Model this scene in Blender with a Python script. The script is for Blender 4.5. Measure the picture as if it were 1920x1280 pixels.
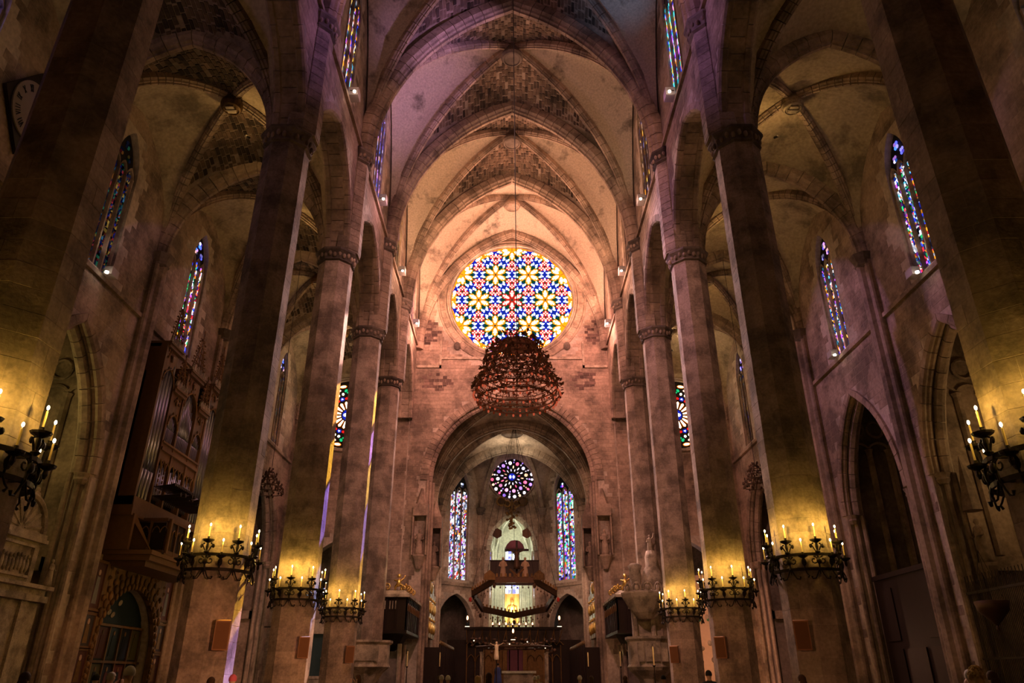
import bpy, bmesh, math, random
from mathutils import Vector, Matrix
import numpy as np
for o in list(bpy.data.objects): bpy.data.objects.remove(o)
SC = bpy.context.scene; COL = SC.collection
R = math.radians; PI = math.pi
random.seed(7)
# ------------------------------------------------------------------ camera, world, exposure
cam = bpy.data.cameras.new('camera'); co = bpy.data.objects.new('camera', cam); COL.objects.link(co)
co.location = (0.0, 0.0, 1.6); co.rotation_euler = (R(90 + 25.1), 0, 0)
cam.sensor_width = 36; cam.lens = 1350 / 1920 * 36; cam.clip_end = 400
SC.camera = co
w = bpy.data.worlds.new('world'); SC.world = w; w.use_nodes = True
w.node_tree.nodes['Background'].inputs[0].default_value = (0.45, 0.33, 0.26, 1)
w.node_tree.nodes['Background'].inputs[1].default_value = 0.02
SC.view_settings.view_transform = 'Standard'; SC.view_settings.look = 'None'
SC.view_settings.exposure = 0.15; SC.view_settings.gamma = 1.0; SC.view_settings.use_curve_mapping = False
SC.cycles.max_bounces = 5; SC.cycles.diffuse_bounces = 2; SC.cycles.glossy_bounces = 2
SC.cycles.sample_clamp_indirect = 4.0

def light(kind, loc, energy, color, size=0.05, aim=None, spot=None, blend=0.6):
    l = bpy.data.lights.new(kind.lower() + '_light', kind); l.energy = energy; l.color = color
    l.shadow_soft_size = size
    o = bpy.data.objects.new(l.name, l); COL.objects.link(o); o.location = loc
    if aim is not None:
        o.rotation_euler = (Vector(aim) - Vector(loc)).to_track_quat('-Z', 'Y').to_euler()
    if spot: l.spot_size = R(spot); l.spot_blend = blend
    return o

# ------------------------------------------------------------------ building grid
YL = [-7.0, 3.0, 12.5, 24.7, 34.2, 43.8, 52.6, 62.0]     # column lines
XC = 9.7; XW = 9.0; XA = 10.3; XO = 19.6                  # column axis, nave face, aisle face, outer wall
ZC = 22.8; ZN = 29.7                                      # capitals: arcade, nave vault
LAMPS = []                                                # filled by the builders below
# floodlights on the clerestory sills (one housing each is built further down)
PINK = (1.0, 0.60, 0.50); PEACH = (1.0, 0.60, 0.36); VIOLET = (0.62, 0.36, 0.95)
FLOOD = {   # bay index -> (energy, colour left lamp, colour right lamp)
    1: (60, (1, .6, .5), (.6, .7, .9)),
    2: (260, (1, .50, .45), (.5, .45, 1.0)), 3: (400, (1, .55, .42), (.8, .42, .85)),
    4: (1700, (.95, .55, .55), (.95, .66, .40)), 5: (6000, (1, .58, .34), (1, .55, .34)), 6: (16500, (1, .50, .32), (1, .47, .32))}
for i, (e, cl, cr) in FLOOD.items():
    y = (YL[i] + YL[i + 1]) / 2 + 0.3
    for s, c in ((-1, cl), (1, cr)):
        light('SPOT', (s * 8.2, y + 0.4, 30.9), e * .41, c, .12, (s * -1.0, y + .6, 41), 150, 1)
        light('POINT', (s * 7.5, y + .2, 30.0), e * .045, (1, c[1] * .9, c[2] * 1.1), .1)
# fill spots added to brighten columns and east wall; western ones have no housing
for s in (-1, 1):
    light('SPOT', (s * 5.8, 12.9, 35.0), 11000, (1.0, .48, .36), .12, (s * -1.0, 60, 21), 44, 1)
    light('SPOT', (s * 5.8, 12.9, 35.0), 22000, (1.0, .52, .44), .12, (s * -9.5, 47, 12), 32, 1)
    light('SPOT', (s * 7.4, 39.2, 31.0), 7000, (1.0, .48, .38), .12, (s * -2.0, 61, 24), 62, 1)
# warm low lamps by the nave seats, on the feet of the columns
for (x, y, z, tx, ty, tz, e, cone) in ((1.0, 8, 3.0, -9.3, 24.0, 2.6, 5200, 18), (1.0, 14, 3.0, -9.3, 33.4, 2.6, 7000, 15), (1.0, 22, 3.0, -9.3, 43, 3, 5000, 15), (-1.0, 8, 3.0, 9.3, 24.0, 2.2, 1100, 18), (-1.0, 14, 3.0, 9.3, 33.4, 2.6, 3000, 15), (-1.0, 22, 3.0, 9.3, 43, 3, 3000, 15)):
    light('SPOT', (x, y, z), e, (1, .46, .22), .1, (tx, ty, tz), cone, 1)
# coloured daylight coming through the clerestory glass: violet wash on the left piers and vault
light('SPOT', (8.6, 20.5, 33.5), 3600, (0.62, 0.30, .95), .3, (-9.4, 25.0, 29), 30, 1)
light('SPOT', (8.6, 30.0, 33.0), 7500, (0.76, 0.42, 1.0), .3, (-6.5, 37.5, 40), 42, 1)
light('SPOT', (-8.6, 20.5, 33.5), 3600, (0.62, 0.32, .95), .3, (9.4, 25.0, 28), 30, 1)
light('SPOT', (-8.6, 20.0, 34.0), 4000, (0.10, 0.45, 1.0), .3, (6.0, 31.5, 41.5), 22, 1)
light('SPOT', (-8.6, 39.0, 34.0), 2200, (0.9, 0.40, 0.8), .3, (9.6, 36.0, 26), 46, 1)
light('SPOT', (8.6, 39.0, 34.0), 2200, (0.9, 0.40, 0.7), .3, (-9.6, 36.0, 26), 46, 1)
light('SPOT', (8.5, 48.0, 33.5), 3000, (1.0, 0.36, 0.55), .3, (-9.0, 60.0, 25), 60, .9)
light('SPOT', (-8.5, 48.0, 33.5), 3000, (1.0, 0.36, 0.50), .3, (9.0, 60.0, 25), 60, .9)
# sunbeams through single coloured panes of the east rose, falling on the nave faces of the left columns
SUN = [  # (target y, z, colour, cone, energy)
    (24.7, 4.0, (1.0, .56, .05), 2.2, 26000), (24.7, 2.4, (.62, .40, 1.0), 2.0, 24000), (24.7, 1.0, (.72, .52, 1.0), 2.0, 24000),
    (34.2, 14.2, (1.0, .45, .10), 3.0, 22000), (34.2, 11.2, (1.0, .55, .05), 2.6, 22000), (34.2, 8.7, (.35, .22, 1.0), 3.0, 20000),
    (34.2, 5.0, (.35, .45, 1.0), 2.4, 20000), (34.2, 2.8, (1.0, .60, .45), 2.6, 16000),
    (43.8, 17.4, (1.0, .55, .08), 3.6, 15000), (43.8, 14.8, (.55, .3, 1.0), 3.0, 14000), (43.8, 12.4, (.9, .6, .15), 3.4, 13000),
    (43.8, 9.6, (.4, .3, 1.0), 3.4, 13000), (43.8, 6.6, (1.0, .6, .1), 3.2, 13000), (34.2, 17.8, (1.0, .6, .5), 4.5, 12000)]
for ty, tz, c, cone, e in SUN:
    light('SPOT', (random.uniform(-.6, .6), 61.2, 35.3 + random.uniform(-.6, .6)), e * 16.0, c, .02, (-8.84, ty, tz), cone, .35)
for s in (-1, 1):     # pale daylight through the rose grazing the nave faces of both column rows
    for ty, lo, hi in ((24.7, 6.0, 23), (34.2, 17, 28), (43.8, 18, 28), (52.6, 14, 27)):
        tz = 4.0 if s > 0 else lo
        while tz < hi:
            d = math.hypot(61.2 - ty, 35.3 - tz)
            light('SPOT', (random.uniform(-1, 1), 61.2, 35.3 + random.uniform(-1, 1)), 48 * d * d * (.8 if s > 0 else .75) * (.5 if ty < 25 else .9), (1, .62, .60), .05, (s * 9.0, ty, tz), 2 * math.degrees(math.atan(2.1 / d)), .9)
            tz += 2.6
light('SPOT', (-8.6, 39.0, 33.0), 6500, (.80, .42, .95), .3, (19.6, 35.5, 16), 46, 1)
# chancel and side chapels
light('SPOT', (-1.2, 78.6, 26.2), 1500, (1, .86, .62), .05, (-5.5, 73.5, 22), 80, .8)
light('SPOT', (1.2, 78.6, 26.2), 1500, (1, .86, .62), .05, (5.5, 73.5, 22), 80, .8)
light('POINT', (-1.3, 80.2, 25.3), 90, (1, .86, .62), .05)
light('POINT', (1.3, 80.2, 25.3), 90, (1, .86, .62), .05)
light('POINT', (0, 91.0, 14.0), 1300, (.92, .95, .78), .2)
light('POINT', (0, 90.0, 9.0), 800, (.95, .95, .70), .2)
for s in (-1, 1):
    light('POINT', (s * 5.5, 70, 16), 150, (1, .62, .42), .2)
    light('POINT', (s * 3.4, 64.6, 6.5), 60, (1, .62, .30), .1)
    light('POINT', (s * 6.6, 78.5, 11), 230, (1, .66, .52), .2)
    light('POINT', (s * 14.8, 57.0, 27.6), 170, (1, .68, .34), .1)
    for y in (29.4, 39.0, 48.2):
        light('POINT', (s * 14.3, y + .9, 28.15), 52, (1, .62, .22), .08)
        light('POINT', (s * 13.5, y, 24.0), 26, (1, .62, .26), .1)
    light('POINT', (s * 14.8, 18.6, 26.5), 30, (1, .66, .32), .1)
light('POINT', (-22.3, 29.2, 12.6), 120, (1, .80, .26), .08)
light('POINT', (-18.0, 28.2, 9.5), 12, (1, .58, .24), .15)
light('POINT', (22.6, 29.2, 11.0), 130, (1, .66, .28), .1)
light('POINT', (-15.5, 38.6, 4.0), 16, (1, .62, .22), .1)
light('POINT', (-15.6, 38.4, 11.5), 34, (1, .60, .34), .1)
light('POINT', (14.9, 57.6, 3.4), 420, (1, .50, .26), .1)
light('POINT', (-14.9, 55.0, 5.0), 120, (1, .80, .5), .1)
light('POINT', (-17.6, 47.5, 9.0), 110, (.9, .85, .7), .1)
light('POINT', (0.0, 69.5, 6.5), 16, (1, .75, .35), .1)

# ------------------------------------------------------------------ materials
MATS = {}
def nt(name):
    m = bpy.data.materials.new(name); m.use_nodes = True; MATS[name] = m
    return m, m.node_tree.nodes, m.node_tree.links
def rnd_value(N, L):
    oi = N.new('ShaderNodeObjectInfo'); g = N.new('ShaderNodeNewGeometry')
    a = N.new('ShaderNodeMath'); a.operation = 'ADD'
    L.new(oi.outputs['Random'], a.inputs[0]); L.new(g.outputs['Random Per Island'], a.inputs[1])
    f = N.new('ShaderNodeMath'); f.operation = 'FRACT'; L.new(a.outputs[0], f.inputs[0])
    return f.outputs[0], g
def stone(name, base, var=.35, stain=.5, rough=.85, scale=.35, joints=None, bump=.25, lo=.40, hi=.57):
    m, N, L = nt(name); b = N['Principled BSDF']; b.inputs['Roughness'].default_value = rough
    b.inputs['Specular IOR Level'].default_value = .25
    r, g = rnd_value(N, L)
    n1 = N.new('ShaderNodeTexNoise'); n1.inputs['Scale'].default_value = scale; n1.inputs['Detail'].default_value = 7
    n1.inputs['Roughness'].default_value = .65
    L.new(g.outputs['Position'], n1.inputs['Vector'])
    n2 = N.new('ShaderNodeTexNoise'); n2.inputs['Scale'].default_value = scale * 14; n2.inputs['Detail'].default_value = 4
    L.new(g.outputs['Position'], n2.inputs['Vector'])
    ramp = N.new('ShaderNodeValToRGB'); e = ramp.color_ramp.elements
    e[0].position = lo; e[0].color = tuple(x * (1 - stain) for x in base) + (1,)
    e[1].position = hi; e[1].color = tuple(min(1, x * 1.12) for x in base) + (1,)
    L.new(n1.outputs['Fac'], ramp.inputs[0])
    mr = N.new('ShaderNodeMapRange'); mr.inputs['To Min'].default_value = 1 - var; mr.inputs['To Max'].default_value = 1 + var * .6
    L.new(r, mr.inputs['Value'])
    mr2 = N.new('ShaderNodeMapRange'); mr2.inputs['From Min'].default_value = .3; mr2.inputs['From Max'].default_value = .7
    mr2.inputs['To Min'].default_value = .8; mr2.inputs['To Max'].default_value = 1.15
    L.new(n2.outputs['Fac'], mr2.inputs['Value'])
    mu = N.new('ShaderNodeMath'); mu.operation = 'MULTIPLY'; L.new(mr.outputs[0], mu.inputs[0]); L.new(mr2.outputs[0], mu.inputs[1])
    vm = N.new('ShaderNodeVectorMath'); vm.operation = 'SCALE'; L.new(ramp.outputs[0], vm.inputs[0]); L.new(mu.outputs[0], vm.inputs['Scale'])
    L.new(vm.outputs[0], b.inputs['Base Color'])
    bp = N.new('ShaderNodeBump'); bp.inputs['Strength'].default_value = bump; bp.inputs['Distance'].default_value = .05
    L.new(n2.outputs['Fac'], bp.inputs['Height']); L.new(bp.outputs[0], b.inputs['Normal'])
    return m
STONE = stone('sandstone', (.40, .285, .205), .12, .55, scale=.42)
COLST = stone('column_stone', (.38, .275, .205), .17, .48, scale=.8)
MORTAR = stone('mortar', (.50, .39, .30), .05, .35)
BRICKV = stone('vault_brick', (.155, .10, .065), .75, .5)
PLASTER = stone('vault_plaster', (.49, .385, .285), .08, .6, scale=.55, lo=.33, hi=.45)
APLASTER = stone('aisle_plaster', (.42, .32, .21), .08, .5, scale=.45, lo=.36, hi=.5)
EXPO = stone('exposed_dark_stone', (.19, .12, .095), .5, .4)
BRICKBASE = stone('vault_mortar', (.34, .25, .18), .1, .5)
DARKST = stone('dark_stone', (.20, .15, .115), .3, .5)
PALE = stone('pale_stone', (.46, .36, .26), .12, .5, scale=1.4)
FLOORM = stone('floor_stone', (.12, .09, .07), .2, .3, rough=.5)
CREAM = stone('cream_stone', (.62, .60, .46), .15, .3)
def plain(name, col, rough=.6, metal=0, var=0.12):
    m, N, L = nt(name); b = N['Principled BSDF']; b.inputs['Roughness'].default_value = rough
    b.inputs['Metallic'].default_value = metal; b.inputs['Specular IOR Level'].default_value = .2
    r, g = rnd_value(N, L); n = N.new('ShaderNodeTexNoise'); n.inputs['Scale'].default_value = 5
    L.new(g.outputs['Position'], n.inputs['Vector'])
    a = N.new('ShaderNodeMath'); L.new(r, a.inputs[0]); L.new(n.outputs['Fac'], a.inputs[1])
    mr = N.new('ShaderNodeMapRange'); mr.inputs['From Max'].default_value = 1.6
    mr.inputs['To Min'].default_value = 1 - var * 1.6; mr.inputs['To Max'].default_value = 1 + var
    L.new(a.outputs[0], mr.inputs['Value'])
    vm = N.new('ShaderNodeVectorMath'); vm.operation = 'SCALE'; vm.inputs[0].default_value = col
    L.new(mr.outputs[0], vm.inputs['Scale']); L.new(vm.outputs[0], b.inputs['Base Color'])
    return m
IRON = plain('black_iron', (.035, .025, .018), .55, .6)
WOOD = plain('organ_wood', (.16, .078, .028), .5, 0, .3)
DWOOD = plain('dark_wood', (.024, .012, .008), .5, 0, .3)
GOLD = plain('gilding', (.75, .48, .14), .32, .85, .3)
DGOLD = plain('old_gilding', (.17, .09, .028), .5, .35, .6)
PIPE = plain('organ_pipe_tin', (.24, .215, .27), .28, .9, .1)
CANDLE = plain('candle_wax', (.85, .62, .30), .5)
BOXW = plain('lamp_housing', (.42, .36, .33), .5)
SPKR = plain('speaker_brown', (.30, .13, .055), .5)
BRONZE = plain('bronze', (.085, .045, .025), .45, .5, .3)
CLOTH = plain('dark_cloth', (.05, .035, .03), .9, 0, .3)
MAROON = plain('maroon_canopy', (.16, .06, .08), .9, 0, .2)
WHITEC = plain('clock_face', (.26, .21, .17), .7)
BLACK = plain('black_paint', (.012, .01, .01), .6)
SKIN = plain('skin', (.55, .34, .25), .6)
def emis(name, col, strength, sample=True, both=True):
    m, N, L = nt(name); N.remove(N['Principled BSDF']); e = N.new('ShaderNodeEmission')
    e.inputs[0].default_value = tuple(col) + (1,); e.inputs[1].default_value = strength
    L.new(e.outputs[0], N['Material Output'].inputs[0])
    if not sample: m.cycles.emission_sampling = 'NONE'
    return m
FLAME = emis('candle_flame', (1, .80, .42), 22, False)
SOFTG = emis('soft_lamp_glow', (1, .78, .5), 2.5, False)
LAMPG = emis('lamp_glow', (1, .86, .66), 16, False)
RLAMP = emis('red_lamp_glow', (1, .16, .07), .42, False)
OFL = emis('orange_flame', (1, .45, .22), 5, False)
ROSE = {'white': emis('glass_warm_white', (1, .84, .56), 10), 'amber': emis('glass_amber', (1, .17, .004), 2.8),
        'blue': emis('glass_blue', (.01, .02, .45), 1.0), 'pale': emis('glass_pale_blue', (.80, .84, 1), 2.6),
        'red': emis('glass_red', (.75, .012, .01), 1.1), 'coral': emis('glass_coral', (1, .50, .38), 2.2),
        'green': emis('glass_green', (.006, .08, .035), .7), 'leaf': emis('glass_leaf_green', (.01, .55, .18), 1.0), 'mint': emis('glass_mint', (.72, 1, .80), 2.2)}
def glassy(name, cols, strength, dark=.06):
    """leaded glass with daylight behind it: each little pane gets one of the colours"""
    m, N, L = nt(name); N.remove(N['Principled BSDF'])
    r, g = rnd_value(N, L)
    ramp = N.new('ShaderNodeValToRGB'); ramp.color_ramp.interpolation = 'CONSTANT'
    el = ramp.color_ramp.elements
    while len(el) < len(cols): el.new(.5)
    for i, c in enumerate(cols):
        el[i].position = i / len(cols); el[i].color = tuple(c) + (1,)
    L.new(r, ramp.inputs[0])
    mm = N.new('ShaderNodeMath'); mm.operation = 'MULTIPLY'; mm.inputs[1].default_value = 37.3; L.new(r, mm.inputs[0])
    fr = N.new('ShaderNodeMath'); fr.operation = 'FRACT'; L.new(mm.outputs[0], fr.inputs[0])
    pw = N.new('ShaderNodeMath'); pw.operation = 'POWER'; pw.inputs[1].default_value = 1.5; L.new(fr.outputs[0], pw.inputs[0])
    mr = N.new('ShaderNodeMapRange'); mr.inputs['To Min'].default_value = strength * dark; mr.inputs['To Max'].default_value = strength * 2.0
    L.new(pw.outputs[0], mr.inputs['Value'])
    e = N.new('ShaderNodeEmission'); L.new(ramp.outputs[0], e.inputs[0]); L.new(mr.outputs[0], e.inputs[1])
    L.new(e.outputs[0], N['Material Output'].inputs[0]); m.cycles.emission_sampling = 'NONE'
    return m
B_, A_, W_, G_, R_, P_, C_, K_ = (.03, .06, .9), (.95, .32, .02), (.85, .85, 1), (.03, .5, .16), (.8, .03, .05), (.45, .08, .8), (.1, .5, .75), (.02, .02, .05)
GL_AISLE = glassy('aisle_glass', [B_, A_, W_, K_, P_, W_, B_, C_, K_, A_, G_, K_, W_, R_], 1.0)
GL_DARK = glassy('dim_aisle_glass', [K_, (.3, .1, .02), K_, (.02, .03, .3), (.4, .04, .05), K_, (.03, .18, .1), (.5, .3, .06), K_, (.06, .2, .35)], .2)
GL_RAINBOW = glassy('left_aisle_glass', [B_, A_, W_, R_, G_, W_, B_, (.9, .55, .3), P_, A_, G_, K_], 1.2)
GL_BLUE = glassy('clerestory_blue_glass', [(.10, .12, 1), (.35, .3, 1), (.15, .1, .8), (.7, .6, 1), (.05, .2, 1), (.6, .25, .9), (.9, .4, .4)], 1.3)
GL_GOLD = glassy('clerestory_gold_glass', [(1, .6, .1), (1, .8, .4), A_, (1, .5, .1), (.9, .75, .3), (1, .85, .5), (.3, .25, .7)], 1.5)
GL_GOLDDIM = glassy('clerestory_dim_gold_glass', [A_, K_, K_, (1, .6, .1), K_, (.2, .2, .5), K_, (.9, .5, .3), K_], 1.0)
GL_MIX = glassy('clerestory_mixed_glass', [A_, K_, W_, (1, .6, .1), B_, P_, K_, (.9, .3, .3), C_, K_], 1.1)
GL_TEAL = glassy('clerestory_teal_glass', [(.02, .6, .8), (.1, .9, .8), (.3, .9, .4), A_, (.8, .3, .7), B_, (1, .6, .1), P_], 1.3)
GL_APSE = glassy('apse_glass', [W_, (.5, .6, .9), (.9, .5, .5), K_, (.6, .9, .8), W_, P_, A_, K_, (.2, .3, .8), (.8, .85, .8), R_], 1.25)
GL_APSER = glassy('apse_right_glass', [B_, C_, W_, G_, (.6, .85, 1), A_, K_, (.3, .2, .9), (.3, .9, .6), W_, P_, R_], 1.3)
GL_VIOLET = glassy('small_rose_glass', [(.8, .7, 1), (.9, .3, .6), (1, .75, .85), (.4, .2, .9), (.8, .1, .2), (.95, .8, .95), (.9, .5, .3)], 1.6, .5)
GL_WHITE = glassy('trinity_glass', [(.7, .75, 1), (.9, .9, 1), (.2, .2, 1), (.8, .9, 1)], 2.2, .5)

# ------------------------------------------------------------------ mesh helpers
class MB:
    def __init__(s): s.v = []; s.f = []; s.mi = []
    def add(s, vs, fs, mi=0):
        o = len(s.v); s.v.extend([tuple(p) for p in vs]); s.f.extend([tuple(i + o for i in q) for q in fs]); s.mi.extend([mi] * len(fs)); return s
    def box(s, x0, x1, y0, y1, z0, z1, mi=0, T=None):
        v = [(x, y, z) for z in (z0, z1) for y in (y0, y1) for x in (x0, x1)]
        if T: v = [T(*p) for p in v]
        return s.add(v, [(0, 2, 3, 1), (4, 5, 7, 6), (0, 1, 5, 4), (2, 6, 7, 3), (0, 4, 6, 2), (1, 3, 7, 5)], mi)
    def tube(s, pts, r, n=6, mi=0, cap=True, flat=1.0):
        pts = [Vector(p) for p in pts]; m = len(pts)
        rr = r if isinstance(r, (list, tuple)) else [r] * m
        vs = []; prev = None
        for i, p in enumerate(pts):
            t = (pts[min(i + 1, m - 1)] - pts[max(i - 1, 0)])
            if t.length < 1e-9: t = Vector((0, 0, 1))
            t.normalize()
            a = prev if prev is not None else (Vector((0, 0, 1)) if abs(t.z) < .9 else Vector((1, 0, 0)))
            u = (a - t * a.dot(t)).normalized(); prev = u; q = t.cross(u)
            for k in range(n):
                an = 2 * PI * k / n
                vs.append(p + u * (math.cos(an) * rr[i]) + q * (math.sin(an) * rr[i] * flat))
        fs = [(i * n + k, i * n + (k + 1) % n, (i + 1) * n + (k + 1) % n, (i + 1) * n + k) for i in range(m - 1) for k in range(n)]
        if cap: fs += [tuple(range(n)), tuple((m - 1) * n + k for k in range(n))]
        return s.add(vs, fs, mi)
    def lathe(s, prof, c=(0, 0, 0), n=12, a0=0, a1=2 * PI, mi=0, sx=1, sy=1):
        full = abs(a1 - a0 - 2 * PI) < 1e-6; k_ = n if full else n + 1
        vs = [(c[0] + sx * r * math.cos(a0 + (a1 - a0) * k / n), c[1] + sy * r * math.sin(a0 + (a1 - a0) * k / n), c[2] + z) for (r, z) in prof for k in range(k_)]
        fs = []
        for i in range(len(prof) - 1):
            for k in range(n if full else n):
                fs.append((i * k_ + k, i * k_ + (k + 1) % k_, (i + 1) * k_ + (k + 1) % k_, (i + 1) * k_ + k))
        if full: fs += [tuple(range(n))[::-1], tuple((len(prof) - 1) * n + k for k in range(n))]
        return s.add(vs, fs, mi)
    def ball(s, c, r, n=8, m=6, mi=0):
        if not isinstance(r, (tuple, list)): r = (r, r, r)
        vs = [(c[0] + r[0] * math.sin(PI * i / m) * math.cos(2 * PI * k / n), c[1] + r[1] * math.sin(PI * i / m) * math.sin(2 * PI * k / n), c[2] + r[2] * math.cos(PI * i / m)) for i in range(m + 1) for k in range(n)]
        return s.add(vs, [(i * n + k, i * n + (k + 1) % n, (i + 1) * n + (k + 1) % n, (i + 1) * n + k) for i in range(m) for k in range(n)], mi)
    def prism(s, poly, T, d0, d1, mi=0, back=True):
        n = len(poly)
        vs = [T(a, b, d0) for a, b in poly] + [T(a, b, d1) for a, b in poly]
        fs = [tuple(range(n))] + ([tuple(range(2 * n - 1, n - 1, -1))] if back else [])
        fs += [(i, (i + 1) % n, n + (i + 1) % n, n + i) for i in range(n)]
        return s.add(vs, fs, mi)
    def mesh(s, name, mats, smooth=False):
        me = bpy.data.meshes.new(name); me.from_pydata(s.v, [], s.f)
        for m in (mats if isinstance(mats, (list, tuple)) else [mats]): me.materials.append(m)
        if any(s.mi): me.polygons.foreach_set('material_index', s.mi)
        if smooth: me.polygons.foreach_set('use_smooth', [True] * len(s.f))
        me.update(); return me
WL = {}
def link(name, data, parent=None, loc=(0, 0, 0), rot=None, local=False, scale=None):
    """loc is a world position (parents are never rotated while we build)"""
    o = bpy.data.objects.new(name, data); COL.objects.link(o)
    L0 = Vector(loc)
    if parent is not None:
        o.parent = parent; pw = WL[parent.name]
        if local: o.location = L0; WL[o.name] = pw + L0
        else: o.location = L0 - pw; WL[o.name] = L0
    else: o.location = L0; WL[o.name] = L0
    if rot: o.rotation_euler = rot
    if scale: o.scale = scale
    return o
def part(name, mb, mat, parent=None, smooth=False, local=False, label=None, stuff=False):
    o = link(name, mb.mesh(name, mat, smooth), parent, (0, 0, 0), local=local)
    if label: o['label'] = label
    if stuff: o['kind'] = 'stuff'
    return o
def thing(name, label, cat, loc=(0, 0, 0), group=None, rot=None):
    o = link(name, None, None, loc, rot); o.empty_display_size = .3
    o['label'] = label; o['category'] = cat
    if group: o['group'] = group
    return o
def tag(o, label, cat, group=None):
    o['label'] = label; o['category'] = cat
    if group: o['group'] = group
    return o
def struct(name, mb=None, mat=None, smooth=False):
    o = link(name, mb.mesh(name, mat, smooth) if mb else None); o['kind'] = 'structure'; return o
def copy_tree(o, parent=None, loc=None, rot=None):
    c = o.copy(); COL.objects.link(c); c.parent = parent
    if loc is not None: c.location = loc
    if rot is not None: c.rotation_euler = rot
    for ch in o.children: copy_tree(ch, c)
    return c

# ------------------------------------------------------------------ arches
def prof(x, w, h):
    """height of a (pointed) arch of half-span w, rise h at distance x from its axis"""
    x = min(abs(x), w)
    if h >= w:
        r = (w * w + h * h) / (2 * w); return math.sqrt(max(0, r * r - (x + r - w) ** 2))
    return h * math.sqrt(max(0, 1 - (x / w) ** 2)) * .9 + h * .1 * (1 - x / w)
def arch_pts(w, h, n):
    """2D points (x, z) left springing -> apex -> right springing, about equal steps"""
    fine = []
    for i in range(401):
        t = i / 400; x = -w + w * (1 - math.cos(t * PI / 2)) ; fine.append((x, prof(x, w, h)))
    d = [0]
    for a, b in zip(fine, fine[1:]): d.append(d[-1] + math.hypot(b[0] - a[0], b[1] - a[1]))
    out = []
    for k in range(n + 1):
        s = d[-1] * k / n; i = min(len(d) - 2, max(0, int(np.searchsorted(d, s)) - 1)); f = (s - d[i]) / max(1e-9, d[i + 1] - d[i])
        out.append((fine[i][0] + (fine[i + 1][0] - fine[i][0]) * f, fine[i][1] + (fine[i + 1][1] - fine[i][1]) * f))
    return out + [(-x, z) for x, z in out[-2::-1]]
def sweep(mb, pts, nrm, section, gap=.012, one=None):
    """stones along a planar path; section = [(along normal, inward)]; one= callback for single stones"""
    pts = [Vector(p) for p in pts]; nrm = Vector(nrm).normalized(); m = len(pts)
    ctr = Vector((sum(p.x for p in (pts[0], pts[-1])) / 2, sum(p.y for p in (pts[0], pts[-1])) / 2, pts[0].z)) if m > 2 else None
    k = len(section)
    def ring(i):
        t = (pts[min(i + 1, m - 1)] - pts[max(i - 1, 0)]).normalized(); r = nrm.cross(t).normalized()
        if r.dot(ctr - pts[i]) < 0: r = -r
        return t, r
    F = [ring(i) for i in range(m)]
    for i in range(m - 1):
        g = gap * (1 + random.random()); j = random.uniform(-.01, .01)
        A = [pts[i] + F[i][0] * g + nrm * a + F[i][1] * (b + j) for a, b in section]
        B = [pts[i + 1] - F[i + 1][0] * g + nrm * a + F[i + 1][1] * (b + j) for a, b in section]
        fs = [(q, (q + 1) % k, k + (q + 1) % k, k + q) for q in range(k)] + [tuple(range(k))[::-1], tuple(range(k, 2 * k))]
        if one: one(A + B, fs)
        else: mb.add(A + B, fs)
RIB = [(-.42, -.45), (-.42, .05), (-.30, .18), (-.26, .30), (-.12, .34), (-.10, .46), (.10, .46), (.12, .34), (.26, .30), (.30, .18), (.42, .05), (.42, -.45)]
def secs(s, sec=RIB): return [(a * s, b * s) for a, b in sec]

# ------------------------------------------------------------------ walls with holes
def hole_arch(c, w, z0, zs, h):
    return dict(a=c - w, b=c + w, lo=lambda u: z0, hi=lambda u, c=c, w=w, zs=zs, h=h: zs + prof(u - c, w, h), n=14)
def hole_circle(c, r, z):
    return dict(a=c - r, b=c + r, lo=lambda u: z - math.sqrt(max(0, r * r - (u - c) ** 2)), hi=lambda u: z + math.sqrt(max(0, r * r - (u - c) ** 2)), n=40)
def wall_mesh(P, u0, u1, z0, z1, th, holes, mb=None):
    mb = mb or MB(); br = {u0, u1}
    for h in holes:
        n = h['n']
        for i in range(n + 1): br.add(round(h['a'] + (h['b'] - h['a']) * (1 - math.cos(PI * i / n)) / 2, 5))
    br = sorted(b for b in br if u0 - 1e-6 <= b <= u1 + 1e-6)
    def quad(a, b, c, d): mb.add([a, b, c, d], [(0, 1, 2, 3)])
    for ua, ub in zip(br, br[1:]):
        if ub - ua < 1e-5: continue
        um = (ua + ub) / 2
        hs = sorted([h for h in holes if h['a'] < um < h['b']], key=lambda h: h['lo'](um))
        cur = (z0, z0)
        for h in hs + [None]:
            nx = (z1, z1) if h is None else (max(z0, h['lo'](ua)), max(z0, h['lo'](ub)))
            if nx[0] - cur[0] > 1e-4 or nx[1] - cur[1] > 1e-4:
                for d in (0, th): quad(P(ua, cur[0], d), P(ub, cur[1], d), P(ub, nx[1], d), P(ua, nx[0], d))
            if h is not None:
                if h['lo'](um) > z0 + 1e-3: quad(P(ua, nx[0], 0), P(ub, nx[1], 0), P(ub, nx[1], th), P(ua, nx[0], th))
                cur = (h['hi'](ua), h['hi'](ub))
                quad(P(ua, cur[0], 0), P(ub, cur[1], 0), P(ub, cur[1], th), P(ua, cur[0], th))
    for h in holes:
        for u in (h['a'], h['b']):
            a, b = max(z0, h['lo'](u)), h['hi'](u)
            if b - a > .01 and u0 <= u <= u1: quad(P(u, a, 0), P(u, b, 0), P(u, b, th), P(u, a, th))
    return mb
UNIT = None
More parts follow.
